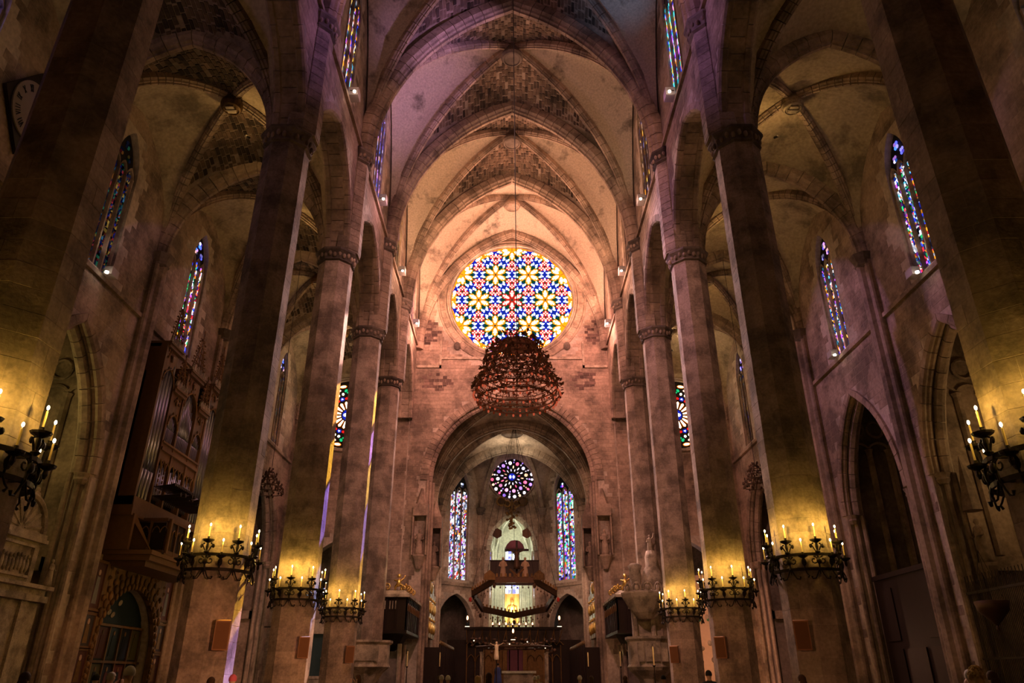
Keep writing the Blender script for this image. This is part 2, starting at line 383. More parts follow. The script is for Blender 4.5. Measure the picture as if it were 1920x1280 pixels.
def unit_block():
    global UNIT
    if UNIT is None:
        mb = MB(); b = .03
        vs = [(-.5, 0, -.5), (.5, 0, -.5), (.5, 0, .5), (-.5, 0, .5), (-.5 + b, 1, -.5 + b * 1.6), (.5 - b, 1, -.5 + b * 1.6), (.5 - b, 1, .5 - b * 1.6), (-.5 + b, 1, .5 - b * 1.6)]
        mb.add(vs, [(4, 5, 6, 7), (0, 1, 5, 4), (1, 2, 6, 5), (2, 3, 7, 6), (3, 0, 4, 7)]); UNIT = mb.mesh('stone_block', STONE)
    return UNIT
def masonry(root, P, U, Nn, u0, u1, z0, z1, holes, course=.42, bw=.95, singles=0, mat=None, pad=.0, keep=None, proud=.011, name='stone_block', drop=.0):
    """stone courses standing a little proud of the wall core; U unit vector along wall, Nn unit normal into the room"""
    U = Vector(U); Nn = Vector(Nn); blocks = []; k = 0; z = z0
    while z < z1 - .05:
        ch = min(course * random.uniform(.9, 1.1), z1 - z); u = u0 - random.random() * bw * .8; k += 1
        while u < u1:
            bwid = bw * random.uniform(.6, 1.25); a, b = max(u, u0), min(u + bwid, u1); u += bwid
            if b - a < .12: continue
            bad = False
            for h in holes:
                for uu in (a, (a + b) / 2, b):
                    if h['a'] - pad < uu < h['b'] + pad:
                        uc = min(max(uu, h['a']), h['b'])
                        if h['lo'](uc) - pad < z + ch and z < h['hi'](uc) + pad: bad = True
            if bad or (keep and not keep((a + b) / 2, z + ch / 2)) or random.random() < drop: continue
            blocks.append(((a + b) / 2, z + ch / 2, b - a - .012, ch - .010, proud * random.uniform(.6, 1.5)))
        z += ch
    cam_ = Vector((0, 0, 1.6))
    if singles:
        def ok(b):
            p = Vector(P(b[0], b[1], 0)); d = (p - cam_); fw = Vector((0, math.cos(R(25.1)), math.sin(R(25.1))))
            return d.dot(fw) > 0 and abs(d.x / d.dot(fw)) < .72 and abs(d.z * math.cos(R(25.1)) - d.y * math.sin(R(25.1))) / d.dot(fw) < .48
        blocks.sort(key=lambda b: (0 if ok(b) else 1, (Vector(P(b[0], b[1], 0)) - cam_).length))
    ang = math.atan2(U.y, U.x); me = unit_block()
    flip = Vector((-math.sin(ang), math.cos(ang), 0)).dot(Nn) < 0
    if flip: ang += PI
    for (u, z, bw_, bh, pr) in blocks[:singles]:
        link(name, me, root, P(u, z, 0), (0, 0, ang), scale=(bw_, pr, bh))
    mb = MB()
    for (u, z, bw_, bh, pr) in blocks[singles:]:
        c = Vector(P(u, z, 0)); a = U * (bw_ / 2); zz = Vector((0, 0, bh / 2)); n = Nn * pr; a2 = a * .95; z2 = zz * .93
        mb.add([c - a - zz, c + a - zz, c + a + zz, c - a + zz, c - a2 - z2 + n, c + a2 - z2 + n, c + a2 + z2 + n, c - a2 + z2 + n],
               [(4, 5, 6, 7), (0, 1, 5, 4), (1, 2, 6, 5), (2, 3, 7, 6), (3, 0, 4, 7)])
    if mb.f: part('stonework', mb, mat or STONE, root, stuff=True)

# ------------------------------------------------------------------ floor and west wall
fl = MB().box(-26, 26, -8, 100, -.3, 0); struct('floor', fl, FLOORM)
struct('wall_west', MB().box(-21, 21, -8, -7.4, 0, 46), STONE)

# ------------------------------------------------------------------ nave arcade walls
CLER = {1: GL_MIX, 2: None, 3: GL_BLUE, 4: GL_GOLD, 5: GL_GOLD, 6: GL_MIX}
win_n = 0
def lancet(P, c, w, z0, zs, h, glass, lights=3, depth=.45, cell=(.21, .30), name=None, fr=STONE, seed=0, mu=.09, head=None):
    """traceried window: stone mullions + arch heads + leaded panes set back in the wall"""
    global win_n
    win_n += 1; rs = random.Random(seed or win_n)
    root = struct(name or 'window_%d' % win_n)
    top = lambda u: zs + prof(u - c, w, h)
    lw = 2 * w / lights; m = MB(); hd = MB()
    for k in range(lights + 1):
        u = c - w + k * lw; u = min(max(u, c - w + .06), c + w - .06)
        m.box(u - mu, u + mu, z0, min(zs + prof(u - c, w, h), zs + h * .55), depth - .12, depth + .12, T=lambda a, b, d: P(a, b, d)) if False else None
        zt = zs - .2 if 0 < k < lights else zs
        m.add([P(u + a, zz, d) for zz in (z0, zt) for (a, d) in ((-mu, depth + .1), (mu, depth + .1), (mu * .4, depth - .14), (-mu * .4, depth - .14))],
              [(0, 1, 5, 4), (1, 2, 6, 5), (2, 3, 7, 6), (3, 0, 4, 7)])
    part('mullion', m, fr, root)
    m = MB(); lh = lw * .9
    for k in range(lights):
        cc = c - w + (k + .5) * lw
        q = arch_pts(lw / 2, lh, 4); zz = zs - .2
        for (a, b), (a2, b2) in zip(q, q[1:]):
            m.add([P(cc + a, zz + b, depth - .1), P(cc + a2, zz + b2, depth - .1), P(cc + a2, zz + b2 + .16, depth - .1), P(cc + a, zz + b + .16, depth - .1),
                   P(cc + a, zz + b, depth + .1), P(cc + a2, zz + b2, depth + .1)], [(0, 1, 2, 3), (0, 4, 5, 1)])
    part('tracery', m, fr, root)
    g = MB()
    for k in range(lights):
        a0 = c - w + k * lw + mu * 1.1; a1 = a0 + lw - mu * 2.2; nx = max(1, round((a1 - a0) / cell[0])); zt = zs - .2; cc = (a0 + a1) / 2
        z = z0 + .05
        while z < zt + lh:
            ch = cell[1] * rs.uniform(.6, 1.4)
            for i in range(nx):
                x0 = a0 + (a1 - a0) * i / nx; x1 = a0 + (a1 - a0) * (i + 1) / nx
                lim = lambda x: zt + (prof(x - cc, lw / 2, lh) if abs(x - cc) < lw / 2 else 0)
                if z + ch > min(lim(x0), lim(x1)) or z + ch > top((x0 + x1) / 2): continue
                j = lambda: rs.uniform(-.25, .25) * cell[0] * .5
                q = [(x0 + .012, z + .012), (x1 - .012, z + .012 + j()), (x1 - .012, z + ch - .012), (x0 + .012, z + ch - .012 + j())]
                if rs.random() < .5:
                    g.prism(q[:3], P, depth - .02, depth + .02, back=False); g.prism([q[0], q[2], q[3]], P, depth - .02, depth + .02, back=False)
                else: g.prism(q, P, depth - .02, depth + .02, back=False)
            z += ch
    # small openings in the head
    for (du, dz, r) in ((0, h * .62, .20 * w), (-.36 * w, h * .34, .17 * w), (.36 * w, h * .34, .17 * w)):
        for q in range(4):
            an = q * PI / 2 + PI / 4; cu, cz = c + du + r * .6 * math.cos(an), zs + .15 + dz + r * .75 * math.sin(an)
            if cz + r * .5 > top(cu) - .05: continue
            (hd if head else g).prism([(cu + r * .5 * math.cos(t * PI / 3), cz + r * .55 * math.sin(t * PI / 3)) for t in range(6)], P, depth - .02, depth + .02, back=False)
    o = part('leaded_glass', g, glass, root, stuff=True)
    if hd.f: part('head_glass', hd, head, root, stuff=True)
    bk = MB(); q = arch_pts(w + .02, h + .02, 8)
    bk.prism([(c - w - .02, z0 - .02)] + [(c + a, zs + b) for a, b in q] + [(c + w + .02, z0 - .02)], P, depth + .05, depth + .08)
    part('lead_backing', bk, BLACK, root)
    return root

for s, side in ((-1, 'left'), (1, 'right')):
    P = lambda u, z, d, s=s: (s * (XW + d), u, z)
    holes = []; NV = struct('wall_nave_' + side)
    core = MB()
    for i in range(7):
        y0, y1 = YL[i], YL[i + 1]; yc = (y0 + y1) / 2; hw = (y1 - y0) / 2 - .55
        ha = hole_arch(yc, hw, ZC - .01, ZC, 5.4); hs = [ha]
        if i >= 1: hs.append(hole_arch(yc, 1.3, 30.4, 37.2, 2.9))
        wall_mesh(P, y0, y1, ZC, 45.5, XA - XW, hs, core); holes += hs
        for e, (dn, sec) in enumerate(((0.0, secs(.5)), (XA - XW, secs(.5)))):
            mb = MB(); pts = [P(yc + a, ZC + b, 0) for a, b in arch_pts(hw, 5.4, 9)]
            pts = [(s * (XW + (.16 if e == 0 else XA - XW - .16)), p[1], p[2]) for p in pts]
            sweep(mb, pts, (1, 0, 0), [(-.2, -.3), (-.2, .04), (-.1, .12), (.1, .12), (.2, .04), (.2, -.3)])
            part('arch_moulding', mb, STONE, NV, stuff=True)
        # single soffit stones of the arcade arch
        def one(vs, fs):
            c = sum(vs, Vector()) / len(vs); mb2 = MB().add([v - c for v in vs], fs)
            link('voussoir', mb2.mesh('voussoir', STONE), NV, c)
        pts = [(s * (XW + XA) / 2, yc + a, ZC + b) for a, b in arch_pts(hw - .03, 5.37, 12)]
        if i >= 2: sweep(None, pts, (1, 0, 0), [(-.38, -.1), (-.38, .05), (.38, .05), (.38, -.1)], one=one)
    part('wall_core', core, MORTAR, NV)
    masonry(NV, P, (0, 1, 0), (-s, 0, 0), YL[0], YL[-1], ZC, 44, holes, singles=230, pad=.22)
    # string course under the clerestory
    part('string_course', MB().box(min(s * 8.82, s * 9.05), max(s * 8.82, s * 9.05), -7, 62, 29.95, 30.2), STONE, NV)
    for i in range(1, 7):
        yc = (YL[i] + YL[i + 1]) / 2
        g = {1: GL_MIX, 2: GL_MIX, 3: GL_TEAL if s > 0 else GL_MIX, 4: GL_BLUE if s < 0 else GL_GOLDDIM, 5: GL_GOLD if s < 0 else GL_DARK, 6: GL_BLUE if s < 0 else GL_DARK}[i]
        lancet(P, yc, 1.27, 30.4, 37.2, 2.85, g, depth=.10, cell=(.16, .34), mu=.12)
        bay = ['', 'first', 'second', 'third', 'fourth', 'fifth', 'sixth'][i]
        lp = thing('sill_floodlight', 'white floodlight box on the %s clerestory ledge, %s one from the viewer' % (side, bay), 'lamp', (s * 8.7, yc, 30.2), 'floodlights on the clerestory ledges')
        part('housing', MB().box(-.26 + s * -.1, .26 - s * .1, .15, .75, .02, .55), BOXW, lp, local=True)
        part('lamp_head', MB().lathe([(.03, 0), (.08, .02), (.08, .10), (.02, .12)], (-s * .25, -.15, -.12), 10), LAMPG, lp, local=True)
        part('bracket', MB().tube([(0, -.15, .0), (-s * .25, -.15, .02), (-s * .25, -.15, -.02)], .025), IRON, lp, local=True)

# ------------------------------------------------------------------ nave columns
AP = .86; RC = AP / math.cos(PI / 8)
def col_block_mesh(ap, h):
    rc = ap / math.cos(PI / 8); g = .003; ang = [(R(0) + g, ap), (R(22.5), rc), (R(67.5), rc), (R(90) - g, ap)]
    vs = []
    for z, k in ((.002, 1), (.010, 1.0), (h - .010, 1.0), (h - .002, 1)):
        for a, r in ang:
            rr = r - (.004 if z in (.002, h - .002) else 0); vs.append((rr * math.cos(a), rr * math.sin(a), z))
    fs = [(i * 4 + j, i * 4 + j + 1, i * 4 + j + 5, i * 4 + j + 4) for i in range(3) for j in range(3)]
    n = 16; vs += [(0.3, .3, .002), (.3, .3, h - .002)]
    fs += [(16, 3, 2, 1, 0), (12, 13, 14, 15, 17), (16, 0, 4, 8, 12, 17), (3, 16, 17, 15, 11, 7)]
    return MB().add(vs, fs).mesh('stone_block', COLST)
CBH = .47; CBLOCK = col_block_mesh(AP, CBH)
def octo(mb, ap, c, z0, z1, mi=0, a0=0, a1=360):
    rc = ap / math.cos(PI / 8); return mb.lathe([(rc, z0), (rc, z1)], (c[0], c[1], 0), 8, PI / 8, PI / 8 + 2 * PI, mi)
def octo_prof(mb, pr, c): return mb.lathe([(r / math.cos(PI / 8), z) for r, z in pr], (c[0], c[1], 0), 8, PI / 8, PI / 8 + 2 * PI)
names = ['', 'nearest', 'second', 'third', 'fourth', 'fifth']
for s, side in ((-1, 'left'), (1, 'right')):
    for i in range(1, 7):
        y = YL[i]; k = i - 1
        if k == 0: lab = 'octagonal stone column on the %s, beside the camera and out of frame' % side
        else: lab = '%s tall octagonal stone column from the viewer on the %s of the nave' % (names[k], side)
        t = thing('column', lab, 'column', (s * XC, y, 0), 'octagonal nave columns')
        part('shaft_core', octo(MB(), AP - .008, (s * XC, y), 0, ZC), MORTAR, t)
        part('base', octo_prof(MB(), [(1.25, 0), (1.25, .35), (1.15, .45), (1.1, .8), (.95, .95), (.86, 1.0)], (s * XC, y)), STONE, t)
        if k >= 1:
            n = int((ZC - .5) / CBH)
            for q in range(n):
                for e in range(4):
                    link('stone_block', CBLOCK, t, (s * XC, y, .3 + q * CBH), (0, 0, e * PI / 2 + (q % 2) * PI / 4 + random.choice((0,)) ), scale=(1 + random.uniform(0, .006),) * 2 + (1,))
        # arcade capital with carved band
        cap = octo_prof(MB(), [(AP, ZC - .75), (AP + .10, ZC - .68), (AP + .06, ZC - .6), (AP + .10, ZC - .3), (AP + .22, ZC - .12), (AP + .22, ZC), (.5, ZC + .01)], (s * XC, y))
        co_ = part('capital', cap, DARKST, t)
        lf = MB()
        for q in range(24):
            a = 2 * PI * (q + .5) / 24
            lf.ball((s * XC + (AP + .12) * math.cos(a), y + (AP + .12) * math.sin(a), ZC - .38 + (.06 if q % 2 else -.04)), (.1, .1, .16), 6, 4)
        part('carved_leaves', lf, STONE, co_, smooth=True)
        # nave shaft continuing up to the vault capital, with slim flanking shafts
        m = MB(); X = s * 9.25
        octo_prof(m, [(.74, ZC), (.74, ZN - .7)], (X, y))
        part('upper_shaft', m, COLST, t)
        m = MB()
        zz = ZC + .1
        while zz < ZN - 1:
            octo_prof(m, [(.75, zz), (.765, zz + .03), (.765, zz + .40), (.75, zz + .43)], (X, y)); zz += .45
        part('upper_stonework', m, COLST, t, stuff=True)
        cp = part('vault_capital', octo_prof(MB(), [(.75, ZN - .8), (.86, ZN - .7), (.80, ZN - .6), (.86, ZN - .25), (1.0, ZN - .08), (1.0, ZN + .06), (.4, ZN + .08)], (X, y)), DARKST, t)
        lf = MB()
        for q in range(20):
            a = 2 * PI * (q + .5) / 20
            lf.ball((X + .88 * math.cos(a), y + .88 * math.sin(a), ZN - .36 + (.05 if q % 2 else -.05)), (.1, .1, .15), 6, 4)
        part('carved_leaves', lf, STONE, cp, smooth=True)
        # aisle-side shafts above the capital
        m = MB()
        for dy in (-.5, 0, .5): m.tube([(s * 10.35, y + dy, ZC), (s * 10.35, y + dy * .6, ZC + 1.8)], .16, 6)
        part('springer_shaft', m, STONE, t)

# ------------------------------------------------------------------ vaults
def vault(root, x0, x1, y0, y1, zs, ht, hw_, hc, plaster=PLASTER, bricks=True, ribs=.8, nb=10, bossr=.8, bossz=.55, bmat=STONE, bosslabel=None):
    """quadripartite rib vault over the bay; ht rise of cross arches, hw_ rise of the wall arches, hc rise of the crown"""
    xc, yc = (x0 + x1) / 2, (y0 + y1) / 2; W = (x1 - x0) / 2; L = (y1 - y0) / 2; Dg = math.hypot(W, L)
    nD = lambda q: prof(q * Dg, Dg, hc) / hc                  # normalised diagonal rib height, q distance from crown 0..1
    nT = lambda p: prof(p * W, W, ht) / ht; nW = lambda q: prof(q * L, L, hw_) / hw_
    def z_front(p, q):     # p=|x|/W <= q=|y|/L
        if q < 1e-6: return zs + hc
        d = hc * nD(q); rd = hc + (ht - hc) * q * q
        return zs + d + (rd - d) * nT(p / q)
    def z_side(p, q):
        if p < 1e-6: return zs + hc
        d = hc * nD(p); rd = hc + (hw_ - hc) * p * p
        return zs + d + (rd - d) * nW(q / p)
    n = nb
    for sg in (-1, 1):
        for kind in ('f', 's'):
            vs = []; idx = {}
            for i in range(n + 1):
                big = i / n
                for j in range(-n, n + 1):
                    r = j / n * big
                    if kind == 'f': p = (xc + r * W, yc + sg * big * L, z_front(abs(r), big))
                    else: p = (xc + sg * big * W, yc + r * L, z_side(big, abs(r)))
                    idx[i, j] = len(vs); vs.append(p)
            fs = [(idx[i, j], idx[i, j + 1], idx[i + 1, j + 1], idx[i + 1, j]) for i in range(n) for j in range(-n, n)]
            o = part('vault_web', MB().add(vs, fs), BRICKBASE if (kind == 'f' and bricks) else plaster, root, smooth=True)
            if kind == 'f' and bricks:
                mb = MB(); bx = .22; by = .52; row = 0; x = -W
                while x < W:
                    row += 1; y = abs(x + bx / 2) / W * L + (row % 2) * .3 * by - .1
                    while y < L - .1:
                        a0, a1, b0, b1 = x + .022, x + bx - .022, y + .022, min(y + by * random.uniform(.8, 1.0), L) - .022
                        y += by
                        if random.random() < .04: continue
                        cs = []
                        for (a, b) in ((a0, b0), (a1, b0), (a1, b1), (a0, b1)):
                            b = max(b, abs(a) / W * L + .05)
                            cs.append((xc + a, yc + sg * b, z_front(abs(a) / W, b / L)))
                        dz = random.uniform(.03, .075)
                        mb.add(cs + [(c_[0], c_[1], c_[2] - dz) for c_ in cs], [(4, 5, 6, 7), (0, 1, 5, 4), (1, 2, 6, 5), (2, 3, 7, 6), (3, 0, 4, 7)])
                    x += bx
                part('brick_courses', mb, BRICKV, root, stuff=True)
    # diagonal ribs
    for sx in (-1, 1):
        mb = MB(); pts = []
        q = arch_pts(Dg, hc, 26); d = Vector((W, sx * L, 0)).normalized()
        pts = [(xc + d.x * a, yc + d.y * a, zs + b) for a, b in q]
        sweep(mb, pts, (-d.y, d.x, 0), secs(ribs)); part('diagonal_rib', mb, STONE, root, stuff=True)
    b = part('boss', MB().lathe([(bossr * .55, .95), (bossr * .7, .4), (bossr * .75, .35), (bossr, .1), (bossr * 1.05, -.1), (bossr * .9, -.3), (bossr * .75, -.35), (bossr * .7, -.28), (0.02, -.28)], (xc, yc, zs + hc - bossz), 20), bmat, root, smooth=False)
    if bosslabel: b['label'] = bosslabel
    return zs + hc
NC = struct('ceiling')
for i in range(0, 7):
    vault(NC, -XW + .1, XW - .1, YL[i], YL[i + 1], ZN, 12.9, 12.6, 14.2, nb=10, ribs=.62, bossr=.78, bossz=.95, bricks=(i < 6), bmat=DARKST if i < 6 else STONE)
for i in range(0, 7):
    if i == 0: continue
    mb = MB(); y = YL[i]
    sweep(mb, [(a, y, ZN + b) for a, b in arch_pts(8.75, 12.75, 22)], (0, 1, 0), secs(1.12)); part('transverse_arch', mb, STONE, NC, stuff=True)
mb = MB(); sweep(mb, [(a, 61.7, ZN + b) for a, b in arch_pts(8.75, 12.9, 22)], (0, 1, 0), secs(.8)); part('wall_rib', mb, STONE, NC, stuff=True)
for s, side in ((-1, 'left'), (1, 'right')):
    AC = struct('ceiling_aisle_' + side)
    x0, x1 = sorted((s * XA, s * XO))
    for i in range(0, 7):
        vault(AC, x0, x1, YL[i], YL[i + 1], ZC, 6.2, 6.0, 7.0, nb=8, ribs=.6, bossr=.55, bossz=.45, bricks=(s < 0), plaster=APLASTER, bmat=DGOLD if s < 0 else PALE,
              bosslabel='round painted boss with a carved coat of arms' if s > 0 and i == 3 else None)
        # lamp hidden at the crown and carved shield on the boss
        if i >= 1:
            mb = MB(); sweep(mb, [((x0 + x1) / 2 + a, YL[i], ZC + b) for a, b in arch_pts(4.65, 6.1, 12)], (0, 1, 0), secs(.95)); part('transverse_arch', mb, STONE, AC, stuff=True)
        if i >= 3:
            yc = (YL[i] + YL[i + 1]) / 2; xm = s * 14.95; zb = ZC + 7.0 - .45 - .32
            part('carved_shield', MB().box(xm - .22, xm + .22, yc - .25, yc + .25, zb - .06, zb + .04).box(xm - .3, xm + .3, yc - .03, yc + .03, zb - .1, zb), PALE, AC)
            part('lamp_head', MB().tube([(s * 14.3, yc + .9, 28.0), (s * 14.2, yc + 1.15, 28.1)], .07, 8), IRON, AC)

# ------------------------------------------------------------------ outer aisle walls, side chapels
for s, side in ((-1, 'left'), (1, 'right')):
    P = lambda u, z, d, s=s: (s * (XO + d), u, z)
    OW = struct('wall_aisle_' + side); core = MB(); holes = []
    for i in range(7):
        y0, y1 = YL[i], YL[i + 1]; yc = (y0 + y1) / 2
        hs = []
        organ = (s < 0 and i == 4)
        if i >= 2 and not organ: hs.append(hole_arch(yc, 3.5, -.01, 10.2, 6.3))
        if organ: hs.append(hole_arch(38.9, 3.2, -.01, 2.6, 3.2))
        if i >= 2:
            ww = 1.35 if i == 2 else 1.05; z0_ = 19.2
            hs.append(hole_arch(yc, ww, z0_, 25.2, 2.2))
        wall_mesh(P, y0, y1, 0, 29.9, 1.0, hs, core); holes += hs
    part('wall_core', core, MORTAR, OW)
    masonry(OW, P, (0, 1, 0), (-s, 0, 0), YL[0], YL[-1], 0, 29.5, holes, course=.46, bw=1.1, singles=290, pad=.12)
    for i in range(2, 7):
        y0, y1 = YL[i], YL[i + 1]; yc = (y0 + y1) / 2
        organ = (s < 0 and i == 4)
        if organ: continue
        mb = MB()
        q = arch_pts(3.5, 6.3, 9); pts = [(s * (XO + .12), yc - 3.1, z) for z in (0, 2, 4, 6, 8)] ; 
        full = [P(yc + a, 10.2 + b, .1) for a, b in q]
        sweep(mb, full, (1, 0, 0), [(-.24, -.34), (-.24, 0), (-.16, .1), (-.05, .06), (.02, .16), (.14, .16), (.24, .02), (.24, -.34)])
        mb2 = MB(); sweep(mb2, [P(yc + a * .93, 10.2 + b * .95, .55) for a, b in q], (1, 0, 0), [(-.2, -.3), (-.2, .1), (0, .2), (.2, .1), (.2, -.3)])
        part('arch_moulding', mb, STONE, OW, stuff=True); part('arch_moulding', mb2, STONE, OW, stuff=True)
        mb = MB()
        for sg in (-1, 1):
            for dd, dw in ((.0, .0), (.35, .16), (.7, .3)):
                yy = yc + sg * (3.5 - dw + .02); xx = s * (XO + dd + .06); mb.tube([(xx, yy, 0), (xx, yy, 10.2)], .13, 8)
        part('jamb_shaft', mb, STONE, OW)
        mb = MB()
        for sg in (-1, 1):
            yy = yc + sg * 3.35; mb.lathe([(.2, 9.7), (.32, 9.9), (.28, 10.0), (.38, 10.2), (.2, 10.25)], (s * (XO + .3), yy, 0), 8)
        part('jamb_capital', mb, STONE, OW)
    # string course and vaulting shafts
    part('string_course', MB().box(min(s * 19.42, s * 19.62), max(s * 19.42, s * 19.62), 0, 62, 18.75, 18.98), STONE, OW)
    for i in range(1, 7):
        y = YL[i]; mb = MB()
        for dy, r in ((-.42, .15), (-.24, .16), (0, .3), (.24, .16), (.42, .15)): mb.tube([(s * (XO - .12 - (.22 if dy == 0 else .1)), y + dy, 0), (s * (XO - .12 - (.22 if dy == 0 else .1)), y + dy, ZC - .7)], r, 8)
        part('vaulting_shaft', mb, STONE, OW)
        part('pier', MB().box(min(s * (XO + .02), s * (XO - .2)), max(s * (XO + .02), s * (XO - .2)), y - .5, y + .5, 0, ZC), STONE, OW)
        part('shaft_capital', octo_prof(MB(), [(.4, ZC - .8), (.5, ZC - .65), (.45, ZC - .55), (.6, ZC - .15), (.66, ZC), (.3, ZC + .05)], (s * (XO - .15), y)), DARKST, OW)
    # aisle windows and their floodlights
    for i in range(2, 7):
        yc = (YL[i] + YL[i + 1]) / 2
        g = {(-1, 2): GL_BLUE, (-1, 3): GL_DARK, (-1, 4): GL_RAINBOW, (-1, 5): GL_AISLE, (-1, 6): GL_DARK, (1, 2): GL_MIX, (1, 3): GL_AISLE, (1, 4): GL_MIX, (1, 5): GL_AISLE, (1, 6): GL_DARK}[(s, i)]
        lancet(P, yc, 1.3 if i == 2 else 1.02, 19.2, 25.1, 2.15, g, depth=.26, cell=(.13, .17), mu=.13, head=GL_DARK if (s, i) == (-1, 3) else GL_BLUE)
        if i < 6 and not (s < 0 and i == 4):
            bay = ['', '', 'nearest', 'second', 'third', 'fourth'][i]
            lp = thing('sill_floodlight', 'small white floodlight under the %s stained window of the %s aisle' % (bay, side), 'lamp', (s * 19.2, yc, 19.0), 'floodlights on the aisle ledges')
            part('housing', MB().box(-.2, .2, .1, .7, .0, .40), BOXW, lp, local=True)
            part('lamp_head', MB().lathe([(.03, 0), (.085, .02), (.085, .1), (.02, .12)], (-s * .16, -.2, -.16), 8), LAMPG, lp, local=True)
            part('bracket', MB().tube([(0, -.2, .0), (-s * .16, -.2, -.06)], .02), IRON, lp, local=True)
            light('SPOT', (s * 18.9, yc - .2, 19.3), 60, (1, .8, .6), .05, (s * 19.5, yc + .2, 24), 80)
    # chapels
    for i in range(2, 7):
        y0, y1 = YL[i] + .9, YL[i + 1] - .9; yc = (y0 + y1) / 2; organ = (s < 0 and i == 4)
        if organ: y0, y1 = 34.9, 42.9
        ch = struct('wall_chapel_' + side); dep = 5.6; hgt = 7.5 if organ else 18
        X0 = XO + 1.0; pl = [(X0, y0), (X0 + dep * .45, y0), (X0 + dep, y0 + (y1 - y0) * .28), (X0 + dep, y0 + (y1 - y0) * .72), (X0 + dep * .45, y1), (X0, y1)]
        mb = MB()
        for (xa, ya), (xb, yb) in zip(pl, pl[1:]): mb.add([(s * xa, ya, 0), (s * xb, yb, 0), (s * xb, yb, hgt), (s * xa, ya, hgt)], [(0, 1, 2, 3)])
        mb.add([(s * a, b, hgt) for a, b in pl], [tuple(range(6))])
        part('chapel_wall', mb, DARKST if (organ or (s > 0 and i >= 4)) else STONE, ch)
        if organ: continue
        mb = MB(); tr = MB(); cp = MB()
        for (xa, ya), (xb, yb) in zip(pl, pl[1:]):
            k = 3 if math.hypot(xb - xa, yb - ya) > 2.6 else 2
            for q in range(k + 1):
                f = q / k; x, y = xa + (xb - xa) * f, ya + (yb - ya) * f
                nx, ny = (yb - ya), -(xb - xa); L_ = math.hypot(nx, ny); nx, ny = nx / L_, ny / L_
                if (nx * (X0 + 2 - x) + ny * (yc - y)) < 0: nx, ny = -nx, -ny
                mb.tube([(s * (x + nx * .1), y + ny * .1, 6.6), (s * (x + nx * .1), y + ny * .1, 14.2)], .19, 6)
                cp.lathe([(.14, 14.0), (.28, 14.3), (.1, 14.4)], (s * (x + nx * .1), y + ny * .1, 0), 6)
                if q < k:
                    f2 = (q + .5) / k; xm, ym = xa + (xb - xa) * f2, ya + (yb - ya) * f2
                    d = Vector((s * (xb - xa), yb - ya, 0)).normalized(); hw = L_ / k / 2
                    for rz, rr in ((15.6, hw * .8),):
                        pts = [(s * (xm + nx * .12) + d.x * rr * math.cos(t), ym + ny * .12 + d.y * rr * math.cos(t), rz + rr * math.sin(t)) for t in [2 * PI * a / 12 for a in range(13)]]
                        tr.tube(pts, .09, 5)
                    pts = [(s * (xm + nx * .12) + d.x * a, ym + ny * .12 + d.y * a, 14.3 + b * .6) for a, b in arch_pts(hw, hw * 1.2, 4)]
                    tr.tube(pts, .09, 5)
        part('wall_shaft', mb, STONE, ch); part('blind_tracery', tr, STONE, ch); part('shaft_capital', cp, STONE, ch)
        mb = MB()
        for (xa, ya), (xb, yb) in zip(pl, pl[1:]):
            c = Vector((X0 + 1.5, yc, 0)); a = Vector((xa, ya, 0)); b = Vector((xb, yb, 0)); a2 = a + (c - a) * .12; b2 = b + (c - b) * .12
            mb.add([(s * p.x, p.y, z) for z in (5.9, 6.5) for p in (a, b, b2, a2)], [(0, 1, 2, 3), (4, 5, 6, 7), (2, 3, 7, 6), (0, 1, 5, 4)])
        part('ledge', mb, STONE, ch)

# ------------------------------------------------------------------ east wall with the great rose
PE = lambda u, z, d: (u, 62 + d, z)
EW = struct('wall_east')
hs = [hole_arch(0, 7.4, -.01, 17.3, 7.7), hole_circle(0, 6.05, 35.3)]
core = wall_mesh(PE, -9.3, 9.3, 0, 46, 1.2, hs)
part('wall_core', core, MORTAR, EW)
def keep(u, z): return True
masonry(EW, PE, (1, 0, 0), (0, -1, 0), -9.2, 9.2, 3, 43.5, hs + [hole_circle(0, 7.1, 35.3)], course=.36, bw=.72, singles=290, pad=.5, keep=lambda u, z: not (29.2 < z < 30.6 and abs(u) < 6) and abs(u) > .1, proud=.018)
for ex, ez, rx, rz in ((-6.9, 26.5, 1.5, .9), (6.9, 26.6, 1.5, .9), (-7.7, 31.6, 1.0, 1.3), (7.7, 31.6, 1.0, 1.3), (0, 29.9, 5.5, .25)):
    masonry(EW, PE, (1, 0, 0), (0, -1, 0), ex - rx, ex + rx, ez - rz, ez + rz, [], course=.30, bw=.5, mat=EXPO, proud=.03, drop=.15,
            keep=lambda u, z: ((u - ex) / rx) ** 2 + ((z - ez) / rz) ** 2 < random.uniform(.5, 1.15))
def one(vs, fs):
    c = sum(vs, Vector()) / len(vs); link('voussoir', MB().add([v - c for v in vs], fs).mesh('voussoir', STONE), EW, c)
pts = [(a, 62.1, 17.3 + b) for a, b in arch_pts(7.4, 7.7, 26)]
sweep(None, pts, (0, 1, 0), [(-.22, -.62), (-.22, -.02), (-.1, .1), (.1, .1), (.22, -.02), (.22, -.62)], one=one)
sweep(None, [(a, 62.6, 17.3 + b) for a, b in arch_pts(7.2, 7.5, 26)], (0, 1, 0), [(-.22, -.2), (-.22, .1), (0, .22), (.22, .1), (.22, -.2)], one=one)
mb = MB()
for sg in (-1, 1):
    for dd, dx in ((.0, 0), (.5, .2), (.95, .4)): mb.tube([(sg * (7.38 - dx), 62.1 + dd, 0), (sg * (7.38 - dx), 62.1 + dd, 17.3)], .16, 8)
part('jamb_shaft', mb, STONE, EW)
